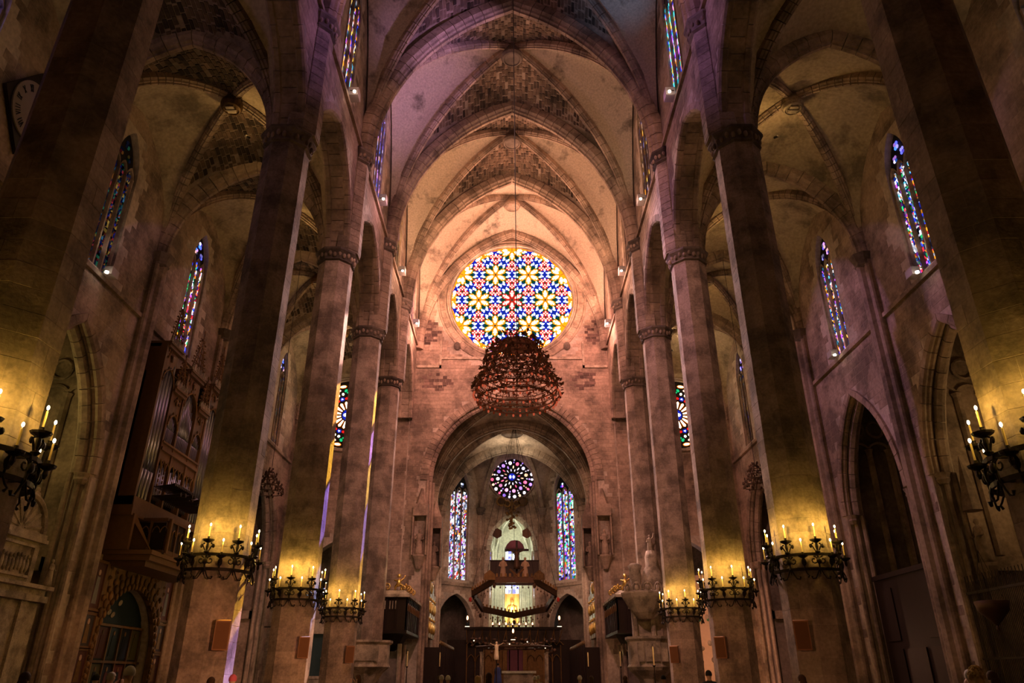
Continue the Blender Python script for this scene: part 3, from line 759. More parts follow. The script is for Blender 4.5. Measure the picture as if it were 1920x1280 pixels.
mb = MB(); mb.box(-6.6, 6.6, 61.85, 62.1, 28.75, 29.0).box(-8.9, -6.6, 61.85, 62.1, 27.9, 28.15).box(6.6, 8.9, 61.85, 62.1, 27.9, 28.15)
mb.box(-6.8, -6.6, 61.85, 62.1, 27.9, 30.6).box(6.6, 6.8, 61.85, 62.1, 27.9, 30.6)
part('string_course', mb, PALE, EW)
for sg in (-1, 1):
    part('stone_knob', MB().ball((sg * 5.2, 61.85, 30.1), (.32, .25, .42), 10, 7), DARKST, EW, smooth=True)
    part('carved_shield', MB().prism([(sg * 7.3 - .4, 36.1), (sg * 7.3 + .4, 36.1), (sg * 7.3 + .4, 35.5), (sg * 7.3, 34.9), (sg * 7.3 - .4, 35.5)], PE, -.12, .02), DARKST, EW)
    part('beam_hole', MB().prism([(sg * 7.6 + .14 * math.cos(t), 39.4 + .14 * math.sin(t)) for t in [k * PI / 4 for k in range(8)]], PE, -.01, .02), BLACK, EW)
# concentric mouldings round the rose
def ring_stones(root, c, z, r0, r1, y, n, dp, mat=STONE, joined=False, name='ring_stone'):
    acc = MB()
    for k in range(n):
        a0, a1 = 2 * PI * k / n + .004, 2 * PI * (k + 1) / n - .004; d = dp * random.uniform(.9, 1.1)
        cr = [(c + r * math.cos(a), z + r * math.sin(a)) for r, a in ((r0, a0), (r1, a0), (r1, a1), (r0, a1))]
        if joined: acc.prism(cr, lambda a, b, d_: (a, y + d_, b), -d, .05)
        else:
            cc = ((cr[0][0] + cr[2][0]) / 2, y, (cr[0][1] + cr[2][1]) / 2)
            m = MB().prism([(a - cc[0], b - cc[2]) for a, b in cr], lambda a, b, d_: (a, d_, b), -d, .05)
            link(name, m.mesh(name, mat), root, cc)
    if joined: part(name, acc, mat, root, stuff=True)
rose = struct('window_rose')
ring_stones(rose, 0, 35.3, 6.55, 7.1, 62, 64, .05, joined=False)
def torus(mb, c, z, y, Rr, r, n=64, k=8, T=None):
    pts = [(c + Rr * math.cos(2 * PI * i / n), y, z + Rr * math.sin(2 * PI * i / n)) for i in range(n + 1)]
    if T: pts = [T(p[0], p[2], p[1]) for p in pts]
    return mb.tube(pts, r, k, cap=False)
mb = MB(); torus(mb, 0, 35.3, 61.97, 7.15, .13); torus(mb, 0, 35.3, 61.95, 6.5, .10); torus(mb, 0, 35.3, 62.05, 6.25, .14); torus(mb, 0, 35.3, 62.25, 6.08, .12)
part('ring_moulding', mb, STONE, rose, smooth=True)

def petal(cx, cy, an, ln, wd, k=8, tip=0.0):
    out = []
    for i in range(k):
        t = 2 * PI * i / k; x = math.cos(t) * ln / 2; y = math.sin(t) * wd / 2 * (1 - tip * math.cos(t))
        out.append((cx + x * math.cos(an) - y * math.sin(an), cy + x * math.sin(an) + y * math.cos(an)))
    return out
class Panes:
    def __init__(s, root, T): s.root = root; s.T = T; s.big = 0; s.j = {}
    def add(s, poly, key, big=False, d=0.0, name='pane'):
        m0 = ROSE[key] if isinstance(key, str) else key
        if big and s.big < 290:
            s.big += 1; cx = sum(p[0] for p in poly) / len(poly); cy = sum(p[1] for p in poly) / len(poly)
            c = Vector(s.T(cx, cy, d)); mb = MB().prism(poly, lambda a, b, dd: Vector(s.T(a, b, dd)) - c, d - .012, d + .012, back=False)
            link(name, mb.mesh(name, m0), s.root, c)
        else: s.j.setdefault((m0.name, m0), MB()).prism(poly, s.T, d - .012, d + .012, back=False)
    def done(s):
        for (k, m), mb in s.j.items(): part('small_panes', mb, m, s.root, stuff=True)
A0 = 3.27; RR = 5.95
TR = lambda a, b, d: (a, 62.30 + d, 35.3 + b)
pn = Panes(rose, TR); ins = lambda x, y, r=0.14: math.hypot(x, y) < RR - r
part('tracery_plate', MB().prism([(6.06 * math.cos(2 * PI * k / 96), 6.06 * math.sin(2 * PI * k / 96)) for k in range(96)], TR, .06, .14), BLACK, rose)
pn.add([(5.97 * math.cos(2 * PI * k / 96), 5.97 * math.sin(2 * PI * k / 96)) for k in range(96)], 'green', False, .040)
for k in range(48):
    a0, a1 = 2 * PI * k / 48 + .006, 2 * PI * (k + 1) / 48 - .006
    pn.add([(q * math.cos(a), q * math.sin(a)) for q, a in ((5.50, a0), (5.50, a1), (5.95, a1), (5.95, a0))], 'amber', False, .028)
    if k % 2 == 0: pn.add(petal(5.72 * math.cos(a1), 5.72 * math.sin(a1), a1 + PI / 2, .5, .28, 8), 'white', False, -.004)
stars = [(A0 * (i + j * .5), A0 * j * math.sqrt(3) / 2) for i in range(-4, 5) for j in range(-4, 5)]
M = A0 / 350.0
def clipok(poly, r=RR): return all(math.hypot(x, y) < r for x, y in poly)
seen = set()
for (sx, sy) in stars:
    if math.hypot(sx, sy) > RR + A0: continue
    ctr = math.hypot(sx, sy) < .1
    for k in range(6):
        an = PI / 2 + k * PI / 3; ca, sa = math.cos(an), math.sin(an)
        # amber kite field with white teardrop on it, small round light at the tip
        kite = [(9, 0), (50, -27), (98, -30), (124, 0), (98, 30), (50, 27)]
        q = [(sx + M * (x * ca - y * sa), sy + M * (x * sa + y * ca)) for x, y in kite]
        far = RR
        if not clipok(q, far):
            q = [(x, y) if math.hypot(x, y) < far else (x * far / math.hypot(x, y), y * far / math.hypot(x, y)) for x, y in q]
            if math.hypot(sx + M * 60 * ca, sy + M * 60 * sa) > far - .25: q = None
        if q: pn.add(q, 'red' if ctr else 'amber', True, .015)
        pt = petal(sx + M * 58 * ca, sy + M * 58 * sa, an, 54 * M, 31 * M, 9, -.25)
        if clipok(pt, RR - .05): pn.add(pt, 'coral' if ctr else 'white', True, -.012)
        pt = petal(sx + M * 99 * ca, sy + M * 99 * sa, an, 20 * M, 20 * M, 6)
        if clipok(pt, RR - .05): pn.add(pt, 'white', False, -.012)
        for sg in (-1, 1):
            pt = petal(sx + M * (80 * ca - sg * 19 * sa * .9), sy + M * (80 * sa + sg * 19 * ca * .9), an, 10 * M, 7 * M, 5)
            if clipok(pt, RR - .05): pn.add(pt, 'white', False, -.014)
            # green leaf between star point and roundel
            b = an + sg * .30; gx, gy = sx + M * 128 * math.cos(b), sy + M * 128 * math.sin(b)
            pt = petal(gx, gy, an + sg * .55, 46 * M, 30 * M, 6)
            if clipok(pt): pn.add(pt, 'green', False, .018)
            pt = petal(gx, gy, an + sg * .55, 36 * M, 21 * M, 6)
            if clipok(pt, RR - .05): pn.add(pt, 'mint', False, -.012)
        # red roundel towards the centroid
        rx, ry = sx + M * 162 * ca, sy + M * 162 * sa
        pt = petal(rx, ry, 0, 66 * M, 66 * M, 10)
        if clipok(pt, RR): pn.add(pt, 'red', True, .006)
        if clipok(pt, RR - .02):
            for e in range(4):
                b = e * PI / 2 + PI / 4 * 0
                pn.add(petal(rx + M * 17 * math.cos(b), ry + M * 17 * math.sin(b), b, 22 * M, 17 * M, 6), 'coral', False, -.014)
        # blue rhombus at each edge midpoint, drawn once
        an2 = k * PI / 3; mx, my = sx + A0 / 2 * math.cos(an2), sy + A0 / 2 * math.sin(an2); key = (round(mx, 2), round(my, 2))
        if key in seen: continue
        seen.add(key)
        for sg in (-1, 1):
            ux, uy = math.cos(an2), math.sin(an2); vx, vy = -uy * sg, ux * sg
            f = lambda a, b: (mx + M * (a * ux + b * vx), my + M * (a * uy + b * vy))
            tri = [f(-62, 3), f(62, 3), f(20, 62), f(0, 84), f(-20, 62)]
            if clipok(tri): pn.add(tri, 'blue', True, .012)
            elif math.hypot(*f(0, 35)) < RR - .2:
                pn.add([(x, y) if math.hypot(x, y) < RR else (x * RR / math.hypot(x, y), y * RR / math.hypot(x, y)) for x, y in tri], 'blue', True, .012)
            for (a, b, o_, l_, w_) in ((0, 56, PI / 2, 38, 21), (-29, 18, PI + .5, 40, 20), (29, 18, -.5, 40, 20)):
                cx, cy = f(a, b); dx, dy = (f(a + math.cos(o_), b + math.sin(o_))[0] - cx, f(a + math.cos(o_), b + math.sin(o_))[1] - cy)
                pt = petal(cx, cy, math.atan2(dy, dx), l_ * M, w_ * M, 6, -.3)
                if clipok(pt, RR - .04): pn.add(pt, 'pale', False, -.012)
pn.done()

# ------------------------------------------------------------------ east ends of the aisles: small roses
for s, side in ((-1, 'left'), (1, 'right')):
    root = struct('wall_aisle_end_' + side); c = s * 15.0; zc = 23.4
    x0, x1 = sorted((s * 9.3, s * 20.6)); h1 = [hole_arch(s * 14.9, 3.0, -.01, 7.5, 4.6), hole_circle(c, 3.3, zc)]
    part('wall_core', wall_mesh(PE, x0, x1, 0, 30.5, 1.0, h1), MORTAR, root)
    masonry(root, PE, (1, 0, 0), (0, -1, 0), x0, x1, 0, 30, h1, course=.36, bw=.75, singles=200, pad=.35)
    part('niche_wall', MB().box(s * 14.9 - 3.6, s * 14.9 + 3.6, 65.6, 66, 0, 13).box(s * 14.9 - 3.7, s * 14.9 - 3.4, 63, 66, 0, 13).box(s * 14.9 + 3.4, s * 14.9 + 3.7, 63, 66, 0, 13).box(s * 14.9 - 3.7, s * 14.9 + 3.7, 63, 66, 12.8, 13), STONE, root)
    mb = MB(); torus(mb, c, zc, 61.95, 3.5, .12, 40, 6); torus(mb, c, zc, 62.1, 3.31, .1, 40, 6)
    part('ring_moulding', mb, STONE, root)
    rr = struct('window_aisle_rose_' + side); T2 = lambda a, b, d, c=c, zc=zc: (c + a * 1.08, 62.35 + d, zc + b * 1.08)
    part('tracery_plate', MB().prism([(3.06 * math.cos(2 * PI * k / 48), 3.06 * math.sin(2 * PI * k / 48)) for k in range(48)], T2, .03, .1), BLACK, rr)
    pn = Panes(rr, T2)
    pc = lambda r, a: (r * math.cos(a), r * math.sin(a))
    pn.add(petal(0, 0, 0, .95, .95, 12), 'blue', True, .015)
    for k in range(4): pn.add(petal(*pc(.2, k * PI / 2), k * PI / 2, .34, .3, 8), 'pale', True, -.012)
    for k in range(16):
        a = 2 * PI * (k + .5) / 16
        w_ = [(.58, -.06), (1.12, -.15), (1.22, 0), (1.12, .15), (.58, .06)]
        f = lambda r, t, a=a: (r * math.cos(a) - t * math.sin(a), r * math.sin(a) + t * math.cos(a))
        pn.add([f(*p) for p in w_], 'amber', True, .015); pn.add([f(r * .98 + .01, t * .62) for r, t in w_], 'white', True, -.012)
    for k in range(8):
        a = 2 * PI * k / 8 + PI / 8
        pn.add(petal(*pc(1.52, a), a, .40, .44, 5), 'blue', True, .012); pn.add(petal(*pc(1.52, a), a, .2, .24, 3), 'pale', True, -.012)
        for sg in (-1, 1):
            pn.add(petal(*pc(1.5, a + sg * .24), a, .24, .3, 6), 'red', True)
            pn.add(petal(*pc(1.95, a + sg * .10), a, .22, .2, 6), 'white', True)
            pn.add(petal(*pc(2.22, a + sg * .24), a + sg, .34, .26, 5), 'leaf', True)
            pn.add(petal(*pc(2.62, a + sg * .16), a + PI / 2 + sg * .25, .62, .28, 8), 'amber', True, .012); pn.add(petal(*pc(2.62, a + sg * .16), a + PI / 2 + sg * .25, .48, .17, 8), 'white', True, -.012)
        pn.add(petal(*pc(2.34, a), a, .2, .3, 6), 'coral', True)
        b = a + PI / 8
        for e in range(4):
            bb = e * PI / 2 + b; cx, cy = pc(2.02, b); pn.add(petal(cx + .17 * math.cos(bb), cy + .17 * math.sin(bb), bb, .2, .16, 6), 'leaf' if e % 2 else 'pale', False)
        pn.add(petal(*pc(2.45, b), b + PI / 2, .34, .2, 6), 'red', True); pn.add(petal(*pc(2.78, b), b + PI / 2, .3, .16, 6), 'leaf', True); pn.add(petal(*pc(1.66, b), b + PI / 2, .34, .18, 6), 'red', True)
    pn.done()

# ------------------------------------------------------------------ chancel
CH = struct('wall_chancel')
pl = [(-8.3, 63), (-8.3, 72.5), (-8.3, 82), (-3.8, 87), (3.8, 87), (8.3, 82), (8.3, 72.5), (8.3, 63)]
for q, ((xa, ya), (xb, yb)) in enumerate(zip(pl, pl[1:])):
    a = Vector((xa, ya, 0)); b = Vector((xb, yb, 0)); U = (b - a).normalized(); Ln = (b - a).length; Nn = Vector((U.y, -U.x, 0))
    if Nn.dot(Vector((0, 74, 0)) - (a + b) / 2) < 0: Nn = -Nn
    Pq = lambda u, z, d, a=a, U=U, Nn=Nn: tuple(a + U * u - Nn * d + Vector((0, 0, z)))
    hs = []
    if q in (2, 4): hs = [hole_arch(Ln / 2, 1.55, 11.7, 21.6, 2.9), hole_arch(Ln / 2 + (-.1 if q == 2 else .1), 2.85, -.01, 6.6, 3.6)]
    if q == 3: hs = [hole_circle(Ln / 2, 2.75, 24.1), hole_arch(Ln / 2, 2.7, 6.5, 15.2, 4.1)]
    if q in (0, 1, 5, 6): hs = [hole_arch(Ln / 2, 1.1, 12.5, 20.5, 2.5)]
    part('wall_core', wall_mesh(Pq, 0, Ln, 0, 30, .7, hs), MORTAR, CH)
    masonry(CH, Pq, U, Nn, 0, Ln, 0, 27, hs, course=.38, bw=.8, singles=60 if q in (2, 3, 4) else 0, pad=.15)
    if q in (2, 4):
        lancet(Pq, Ln / 2, 1.5, 11.7, 21.4, 2.9, GL_APSE if q == 2 else GL_APSER, depth=.35, cell=(.19, .24), mu=.11)
        part('string_course', MB().add([Pq(u, z, d) for z in (11.0, 11.35) for u, d in ((0, -.25), (Ln, -.25), (Ln, 0), (0, 0))], [(0, 1, 2, 3), (4, 5, 6, 7), (0, 1, 5, 4)]), STONE, CH)
        mb = MB(); mb.box(0, Ln, -.1, 0, 0, .1) if False else None
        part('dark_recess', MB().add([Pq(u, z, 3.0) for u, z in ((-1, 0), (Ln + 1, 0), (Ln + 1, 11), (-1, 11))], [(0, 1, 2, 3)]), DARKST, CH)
    if q in (0, 1, 5, 6): lancet(Pq, Ln / 2, 1.05, 12.5, 20.4, 2.4, GL_DARK, depth=.35, cell=(.3, .34))
    if 0 < q:
        m = MB()
        for dx, r in ((0, .3), (.35, .16), (-.35, .16)):
            p = Vector(Pq(0, 0, -.2)) + Vector((dx, 0, 0)); m.tube([p, p + Vector((0, 0, 19.8))], r, 8)
        part('vaulting_shaft', m, STONE, CH)
        part('shaft_capital', MB().lathe([(.3, 19.3), (.55, 19.5), (.45, 19.6), (.65, 20.1), (.4, 20.2)], tuple(Pq(0, 0, -.2)), 8), DARKST, CH)
CC = struct('ceiling_chancel')
vault(CC, -8.3, 8.3, 63, 72.5, 17.5, 8.6, 8.2, 9.4, nb=9, ribs=.8, bossr=1.0, bossz=.6, bricks=False, plaster=STONE)
vault(CC, -8.3, 8.3, 72.5, 82, 17.5, 8.6, 8.2, 9.6, nb=9, ribs=.8, bossr=1.2, bossz=.6, bricks=False, plaster=STONE)
mb = MB(); sweep(mb, [(a, 72.5, 17.5 + b) for a, b in arch_pts(8.1, 8.5, 20)], (0, 1, 0), secs(1.3)); part('transverse_arch', mb, STONE, CC, stuff=True)
mb = MB(); sweep(mb, [(a, 82.0, 17.5 + b) for a, b in arch_pts(8.1, 8.5, 20)], (0, 1, 0), secs(1.1)); part('transverse_arch', mb, STONE, CC, stuff=True)
# apse vault: three facets rising to the keystone
key = Vector((0, 81.5, 26.8)); V = [Vector((-8.3, 82, 19.5)), Vector((-3.8, 87, 19.5)), Vector((3.8, 87, 19.5)), Vector((8.3, 82, 19.5))]
for a, b in zip(V, V[1:]):
    vs = []; n = 10
    for i in range(n + 1):
        for j in range(n + 1):
            f = j / n; e = a.lerp(b, f); t = i / n
            top = e.copy(); top.z = 19.5 + 7.2 * math.sin(PI * f) ** .6 * (1 - t) + (key.z - 19.5) * (1 - (1 - t) ** 3) * (1 - math.sin(PI * f) ** .6 * (1 - t))
            p = e.lerp(key, t); p.z = top.z; vs.append(p)
    fs = [(i * 11 + j, i * 11 + j + 1, (i + 1) * 11 + j + 1, (i + 1) * 11 + j) for i in range(n) for j in range(n)]
    part('vault_web', MB().add(vs, fs), STONE, CC, smooth=True)
for a in V:
    mb = MB(); pts = [a.lerp(key, t) for t in [k / 10 for k in range(11)]]
    for k, p in enumerate(pts): p.z = 19.5 + (key.z - 19.5) * (1 - (1 - k / 10) ** 3)
    mb.tube(pts, .34, 6); part('apse_rib', mb, STONE, CC)
# small rose
T3 = lambda a, b, d: (a, 87.3 + d, 24.1 + b); rr = struct('window_apse_rose')
part('tracery_plate', MB().prism([(2.76 * math.cos(2 * PI * k / 48), 2.76 * math.sin(2 * PI * k / 48)) for k in range(48)], T3, .03, .1), BLACK, rr)
pn = Panes(rr, T3)
pn.add(petal(0, 0, 0, .9, .9, 12), 'blue', True, .01)
for x in (-.2, .2): pn.add(petal(x, 0, PI / 2, .42, .28, 8), 'pale', True, -.01)
for k in range(12):
    a = 2 * PI * k / 12 + .13
    for r_, l_, w_ in ((.85, .34, .12), (1.25, .40, .16), (1.75, .46, .42), (2.15, .22, .2), (2.45, .40, .42)):
        b = a + (PI / 12 if r_ in (2.15, 1.25) else 0); pn.add(petal(*pc(r_, b), b, l_, w_, 7), GL_VIOLET, True)
    b = a + PI / 12; pn.add(petal(*pc(2.48, b), b, .36, .30, 6), GL_VIOLET, True); pn.add(petal(*pc(1.85, b), b, .2, .14, 6), GL_VIOLET, True)
pn.done()
mb = MB(); torus(mb, 0, 24.1, 86.95, 2.9, .14, 40, 6); part('ring_moulding', mb, STONE, rr)
# trinity chapel behind the apse arch
TC = struct('wall_trinity_chapel')
mb = MB(); pts = [(-4.2, 87.8), (-4.2, 93.5), (-2.2, 97), (2.2, 97), (4.2, 93.5), (4.2, 87.8)]
for (xa, ya), (xb, yb) in zip(pts, pts[1:]): mb.add([(xa, ya, 5.6), (xb, yb, 5.6), (xb, yb, 21), (xa, ya, 21)], [(0, 1, 2, 3)])
mb.add([(x, y, 21) for x, y in pts], [tuple(range(6))]); mb.add([(x, y, 5.9) for x, y in pts], [tuple(range(6))]); part('chapel_wall', mb, CREAM, TC)
mb = MB(); sweep(mb, [(a, 87.0, 15.2 + b) for a, b in arch_pts(2.75, 4.15, 9)], (0, 1, 0), secs(.6)); part('arch_moulding', mb, CREAM, TC, stuff=True)
mb = MB()
for sg in (-1, 1):
    for dx in (2.62, 2.4): mb.tube([(sg * dx, 87.0 + (2.62 - dx), 6.5), (sg * dx, 87.0 + (2.62 - dx), 15.2)], .1, 6)
part('jamb_shaft', mb, CREAM, TC)
mb = MB()
for (xa, ya) in pts[1:5]: mb.tube([(xa * .96, ya - .1, 6), (xa * .96, ya - .1, 17), (xa * .5, ya - 1.5, 19.6), (0, 93, 20.6)], .16, 6)
for (xa, ya) in ((-1.1, 97), (1.1, 97)): mb.tube([(xa, ya - .12, 6), (xa, ya - .12, 18)], .1, 6)
part('vault_rib', mb, CREAM, TC)
PB = lambda u, z, d: (u, 97 + d, z)
lancet(PB, 0, .95, 10.8, 16.6, 1.5, GL_WHITE, lights=2, depth=-.08, cell=(.4, .45), fr=CREAM)
for sg in (-1, 1):
    a = Vector((sg * 4.2, 93.5, 0)); b = Vector((sg * 2.2, 97, 0)); U = (b - a).normalized(); Nn = Vector((-sg * abs(U.y), -abs(U.x), 0))
    Pq = lambda u, z, d, a=a, U=U, Nn=Nn: tuple(a + U * u - Nn * d + Vector((0, 0, z)))
    lancet(Pq, 1.9, 1.0, 10.8, 16.2, 1.3, GL_WHITE, lights=2, depth=-.1, cell=(.3, .5), fr=CREAM)

# ------------------------------------------------------------------ generic carved figure (one continuous robe-and-body mesh)
def figure_mesh(name, h, mat, arms='down', lean=0, seedv=1):
    rs = random.Random(seedv); mb = MB(); k = h / 1.8; n = 12
    prof_ = [(.30, 0), (.27, .25), (.23, .6), (.20, .95), (.19, 1.1), (.23, 1.35), (.22, 1.44), (.09, 1.5), (.065, 1.55), (.09, 1.60), (.105, 1.68), (.09, 1.76), (.03, 1.81)]
    vs = []
    for (r, z) in prof_:
        for q in range(n):
            a = 2 * PI * q / n; rr = r * (1 + (.10 if q % 2 else -.06) * (1 if z < 1.1 else 0)); vs.append((k * rr * math.cos(a), k * (rr * (.72 if z > 1.1 and z < 1.48 else .9) * math.sin(a)) + lean * z * k, k * z))
    fs = [(i * n + q, i * n + (q + 1) % n, (i + 1) * n + (q + 1) % n, (i + 1) * n + q) for i in range(len(prof_) - 1) for q in range(n)] + [tuple(range(n))[::-1], tuple((len(prof_) - 1) * n + q for q in range(n))]
    mb.add(vs, fs)
    L_ = lambda pts, r: mb.tube([(p[0] * k, p[1] * k + lean * p[2] * k, p[2] * k) for p in pts], [x * k for x in r], 7)
    if arms == 'down':
        for sg in (-1, 1): L_([(sg * .2, 0, 1.4), (sg * .3, -.05, 1.12), (sg * .16, -.25, 1.05)], [.075, .065, .04])
    elif arms == 'cross':
        for sg in (-1, 1): L_([(sg * .18, 0, 1.4), (sg * .45, 0, 1.50), (sg * .72, 0, 1.66)], [.06, .045, .03])
    elif arms == 'up':
        L_([(.2, 0, 1.4), (.36, -.05, 1.6), (.40, -.08, 1.95)], [.075, .06, .04]); L_([(-.2, 0, 1.4), (-.3, -.05, 1.12), (-.14, -.25, 1.15)], [.075, .065, .04])
    mb.ball((0, -.11 * k + lean * 1.66 * k, 1.66 * k), (.02 * k, .03 * k, .03 * k), 5, 4)
    return mb.mesh(name, mat, True)

# ------------------------------------------------------------------ iron candle rings on the columns
def spiral(c, r, turns, a0, ax, ay, n=9, sgn=1):
    """flat scroll in the plane ax, ay"""
    ax, ay = Vector(ax), Vector(ay); out = []
    for i in range(n + 1):
        t = i / n; a = a0 + sgn * turns * 2 * PI * t; rr = r * (1 - .72 * t); out.append(Vector(c) + ax * (rr * math.cos(a)) + ay * (rr * math.sin(a)))
    return out
RING_CACHE = {}
def ring_meshes():
    D = RING_CACHE; R0 = 1.14
    def circ(z, r, n=32): return [(r * math.cos(2 * PI * i / n), r * math.sin(2 * PI * i / n), z) for i in range(n + 1)]
    mb = MB()
    for z, r in ((0.0, R0 - .05),):
        n = 32
        for i in range(n):
            a0, a1 = 2 * PI * i / n, 2 * PI * (i + 1) / n
            q = [(rr * math.cos(a), rr * math.sin(a), z + dz) for dz in (-.045, .045) for a, rr in ((a0, r - .02), (a1, r - .02), (a1, r + .03), (a0, r + .03))]
            mb.add(q, [(0, 1, 2, 3), (4, 5, 6, 7), (2, 3, 7, 6), (0, 1, 5, 4)])
    D['rail'] = mb.mesh('rail', IRON)
    mb = MB()   # one scroll bracket, at angle 0
    X, Y_, Z = Vector((1, 0, 0)), Vector((0, 1, 0)), Vector((0, 0, 1)); c = Vector((R0, 0, 0))
    mb.tube([c + Vector((-.05, 0, .04)), c + Vector((.02, 0, -.2)), c + Vector((-.02, 0, -.5)), c + Vector((.0, 0, -.62))], [.03, .035, .03, .012], 5)
    for sg in (-1, 1):
        mb.tube([c + Vector((0, sg * .02, -.45)), c + Vector((0, sg * .10, -.62)), c + Vector((0, sg * .17, -.74)), c + Vector((0, sg * .27, -.76)), c + Vector((0, sg * .29, -.68))], [.026, .022, .02, .02, .035], 5)
        mb.tube(spiral(c + Vector((0, sg * .14, -.2)), .13, 1.1, PI / 2, Y_, Z, 9, sg), .02, 4)
        mb.tube([c + Vector((.02, sg * .02, .02)), c + Vector((.03, sg * .10, .17)), c + Vector((.03, sg * .16, .28)), c + Vector((.03, sg * .10, .33))], [.02, .022, .02, .03], 5)
        mb.ball(c + Vector((.03, sg * .19, .24)), (.02, .055, .07), 6, 4)
    mb.ball(c + Vector((.04, 0, -.22)), (.05, .09, .10), 6, 5)
    D['scroll'] = mb.mesh('scroll', IRON, True)
    mb = MB()   # hanging leaf between brackets
    mb.tube([c + Vector((-.05, 0, -.02)), c + Vector((.0, 0, -.18)), c + Vector((-.03, 0, -.42))], .022, 5)
    mb.ball(c + Vector((0, 0, -.24)), (.03, .085, .13), 6, 5)
    mb.tube([c + Vector((-.04, 0, -.45)), c + Vector((.02, .04, -.60)), c + Vector((.02, .10, -.66)), c + Vector((.02, .05, -.72))], [.02, .02, .02, .03], 5)
    D['leaf'] = mb.mesh('leaf', IRON, True)
    mb = MB().lathe([(.0, .36), (.03, .37), (.19, .44), (.17, .40), (.04, .33), (.05, .22), (.03, .12), (.09, .06), (.03, .0)], (R0 + .04, 0, 0), 10)
    mb.lathe([(.03, .40), (.045, .44), (.035, .52), (.05, .53)], (R0 + .04, 0, 0), 8)
    D['pan_tall'] = mb.mesh('drip_pan', IRON)
    mb = MB().lathe([(.0, -.12), (.16, -.04), (.15, -.08), (.04, -.14), (.05, -.22), (.02, -.30)], (R0 + .1, 0, 0), 10)
    mb.lathe([(.03, -.08), (.045, -.02), (.035, .05)], (R0 + .1, 0, 0), 8)
    D['pan_short'] = mb.mesh('drip_pan', IRON)
    D['candle_tall'] = MB().lathe([(.020, .46), (.020, .84), (.006, .85)], (R0 + .04, 0, 0), 8).mesh('candle', CANDLE)
    D['candle_short'] = MB().lathe([(.020, .0), (.020, .36), (.006, .37)], (R0 + .1, 0, 0), 8).mesh('candle', CANDLE)
    fl = lambda x, z: MB().ball((x, 0, z), (.026, .026, .045), 7, 6).mesh('flame', FLAME, True)
    D['flame_tall'] = fl(R0 + .04, .91); D['flame_short'] = fl(R0 + .1, .43)
    D['clamp'] = MB().box(AP - .03, R0 - .04, -.035, .035, -.04, .0).mesh('clamp_arm', IRON)
ring_meshes()
def candle_ring(x, y, z, label):
    t = thing('candle_ring', label, 'candelabrum', (x, y, z), 'iron candle rings round the columns'); D = RING_CACHE
    L_ = lambda nm, key, a, par=t: link(nm, D[key], par, (0, 0, 0), (0, 0, a), local=True)
    L_('rail', 'rail', 0); link('rail', D['rail'], t, (0, 0, -.45), local=True)
    for k in range(8):
        a = 2 * PI * k / 8 + PI / 2
        L_('scroll', 'scroll', a); L_('leaf', 'leaf', a + PI / 8); L_('clamp_arm', 'clamp', a); link('clamp_arm', D['clamp'], t, (0, 0, -.43), (0, 0, a), local=True)
        L_('drip_pan', 'pan_tall', a); c = L_('candle', 'candle_tall', a); f = link('flame', D['flame_tall'], c, (0, 0, 0), local=True)
        L_('drip_pan', 'pan_short', a + PI / 8); c = L_('candle', 'candle_short', a + PI / 8); f = link('flame', D['flame_short'], c, (0, 0, 0), local=True)
    for k, a in enumerate((-PI / 2, -PI / 2 + PI / 4, -PI / 2 - PI / 4, 0, PI)):
        h = .95
        light('POINT', (x + 1.34 * math.cos(a), y + 1.34 * math.sin(a), z + h), 24, (1, .64, .11), .03)
    for a in (-PI / 2 + PI / 8, -PI / 2 - PI / 8):
        light('POINT', (x + 1.32 * math.cos(a), y + 1.32 * math.sin(a), z + .45), 14, (1, .64, .11), .03)
for i, nm in ((2, 'nearest'), (3, 'second'), (4, 'third'), (5, 'fourth')):
    for s, side in ((-1, 'left'), (1, 'right')):
        candle_ring(s * XC, YL[i], 5.2, 'black iron ring of lit candles round the %s %s column' % (nm, side))

# loudspeakers on the columns
for i, nm in ((3, 'second'), (4, 'third'), (5, 'fourth')):
    for s, side in ((-1, 'left'), (1, 'right')):
        t = thing('loudspeaker', 'brown box loudspeaker on the %s %s column below the candles' % (nm, side), 'loudspeaker', (s * 8.95, YL[i] - .80, 2.85), 'loudspeakers on the columns', rot=(R(8), 0, s * R(-22)))
        part('cabinet', MB().box(-.22, .22, -.38, -.06, -.42, .42), SPKR, t, local=True)
        part('grille_cloth', MB().box(-.19, .19, -.395, -.38, -.38, .38), plain('speaker_grille_%s%d' % (side, i), (.18, .08, .035), .9), t, local=True)
        part('bracket', MB().tube([(0, -.06, 0), (0, .12, 0)], .04), IRON, t, local=True)

CHBR = plain('rust_bronze', (.30, .145, .11), .6, .1, .4)
# ------------------------------------------------------------------ great chandelier
CHX, CHY = .22, 29.45
t = thing('great_chandelier', 'huge tiered crown chandelier of dark foliage and red lamp cups hanging before the rose', 'chandelier', (CHX, CHY, 12.0))
part('suspension_cable', MB().tube([(CHX, CHY, 15.9), (0.02, CHY, 43.6)], .022, 5), BLACK, t)
tiers = [(12.55, 1.70, 34), (12.85, 1.87, 40), (13.2, 1.74, 36), (13.6, 1.58, 32), (14.0, 1.43, 30), (14.4, 1.27, 26), (14.8, 1.08, 22), (15.2, .84, 18)]
cupm = MB().lathe([(.0, -.06), (.035, -.05), (.05, .0), (.042, .05), (.0, .05)], (0, 0, 0), 7).mesh('lamp_cup', RLAMP, True)
cupd = MB().lathe([(.0, -.06), (.035, -.05), (.05, .0), (.042, .05), (.0, .05)], (0, 0, 0), 7).mesh('lamp_cup', plain('red_glass_cup', (.55, .16, .09), .3), True)
rs = random.Random(3)
fol = MB(); nf = 0
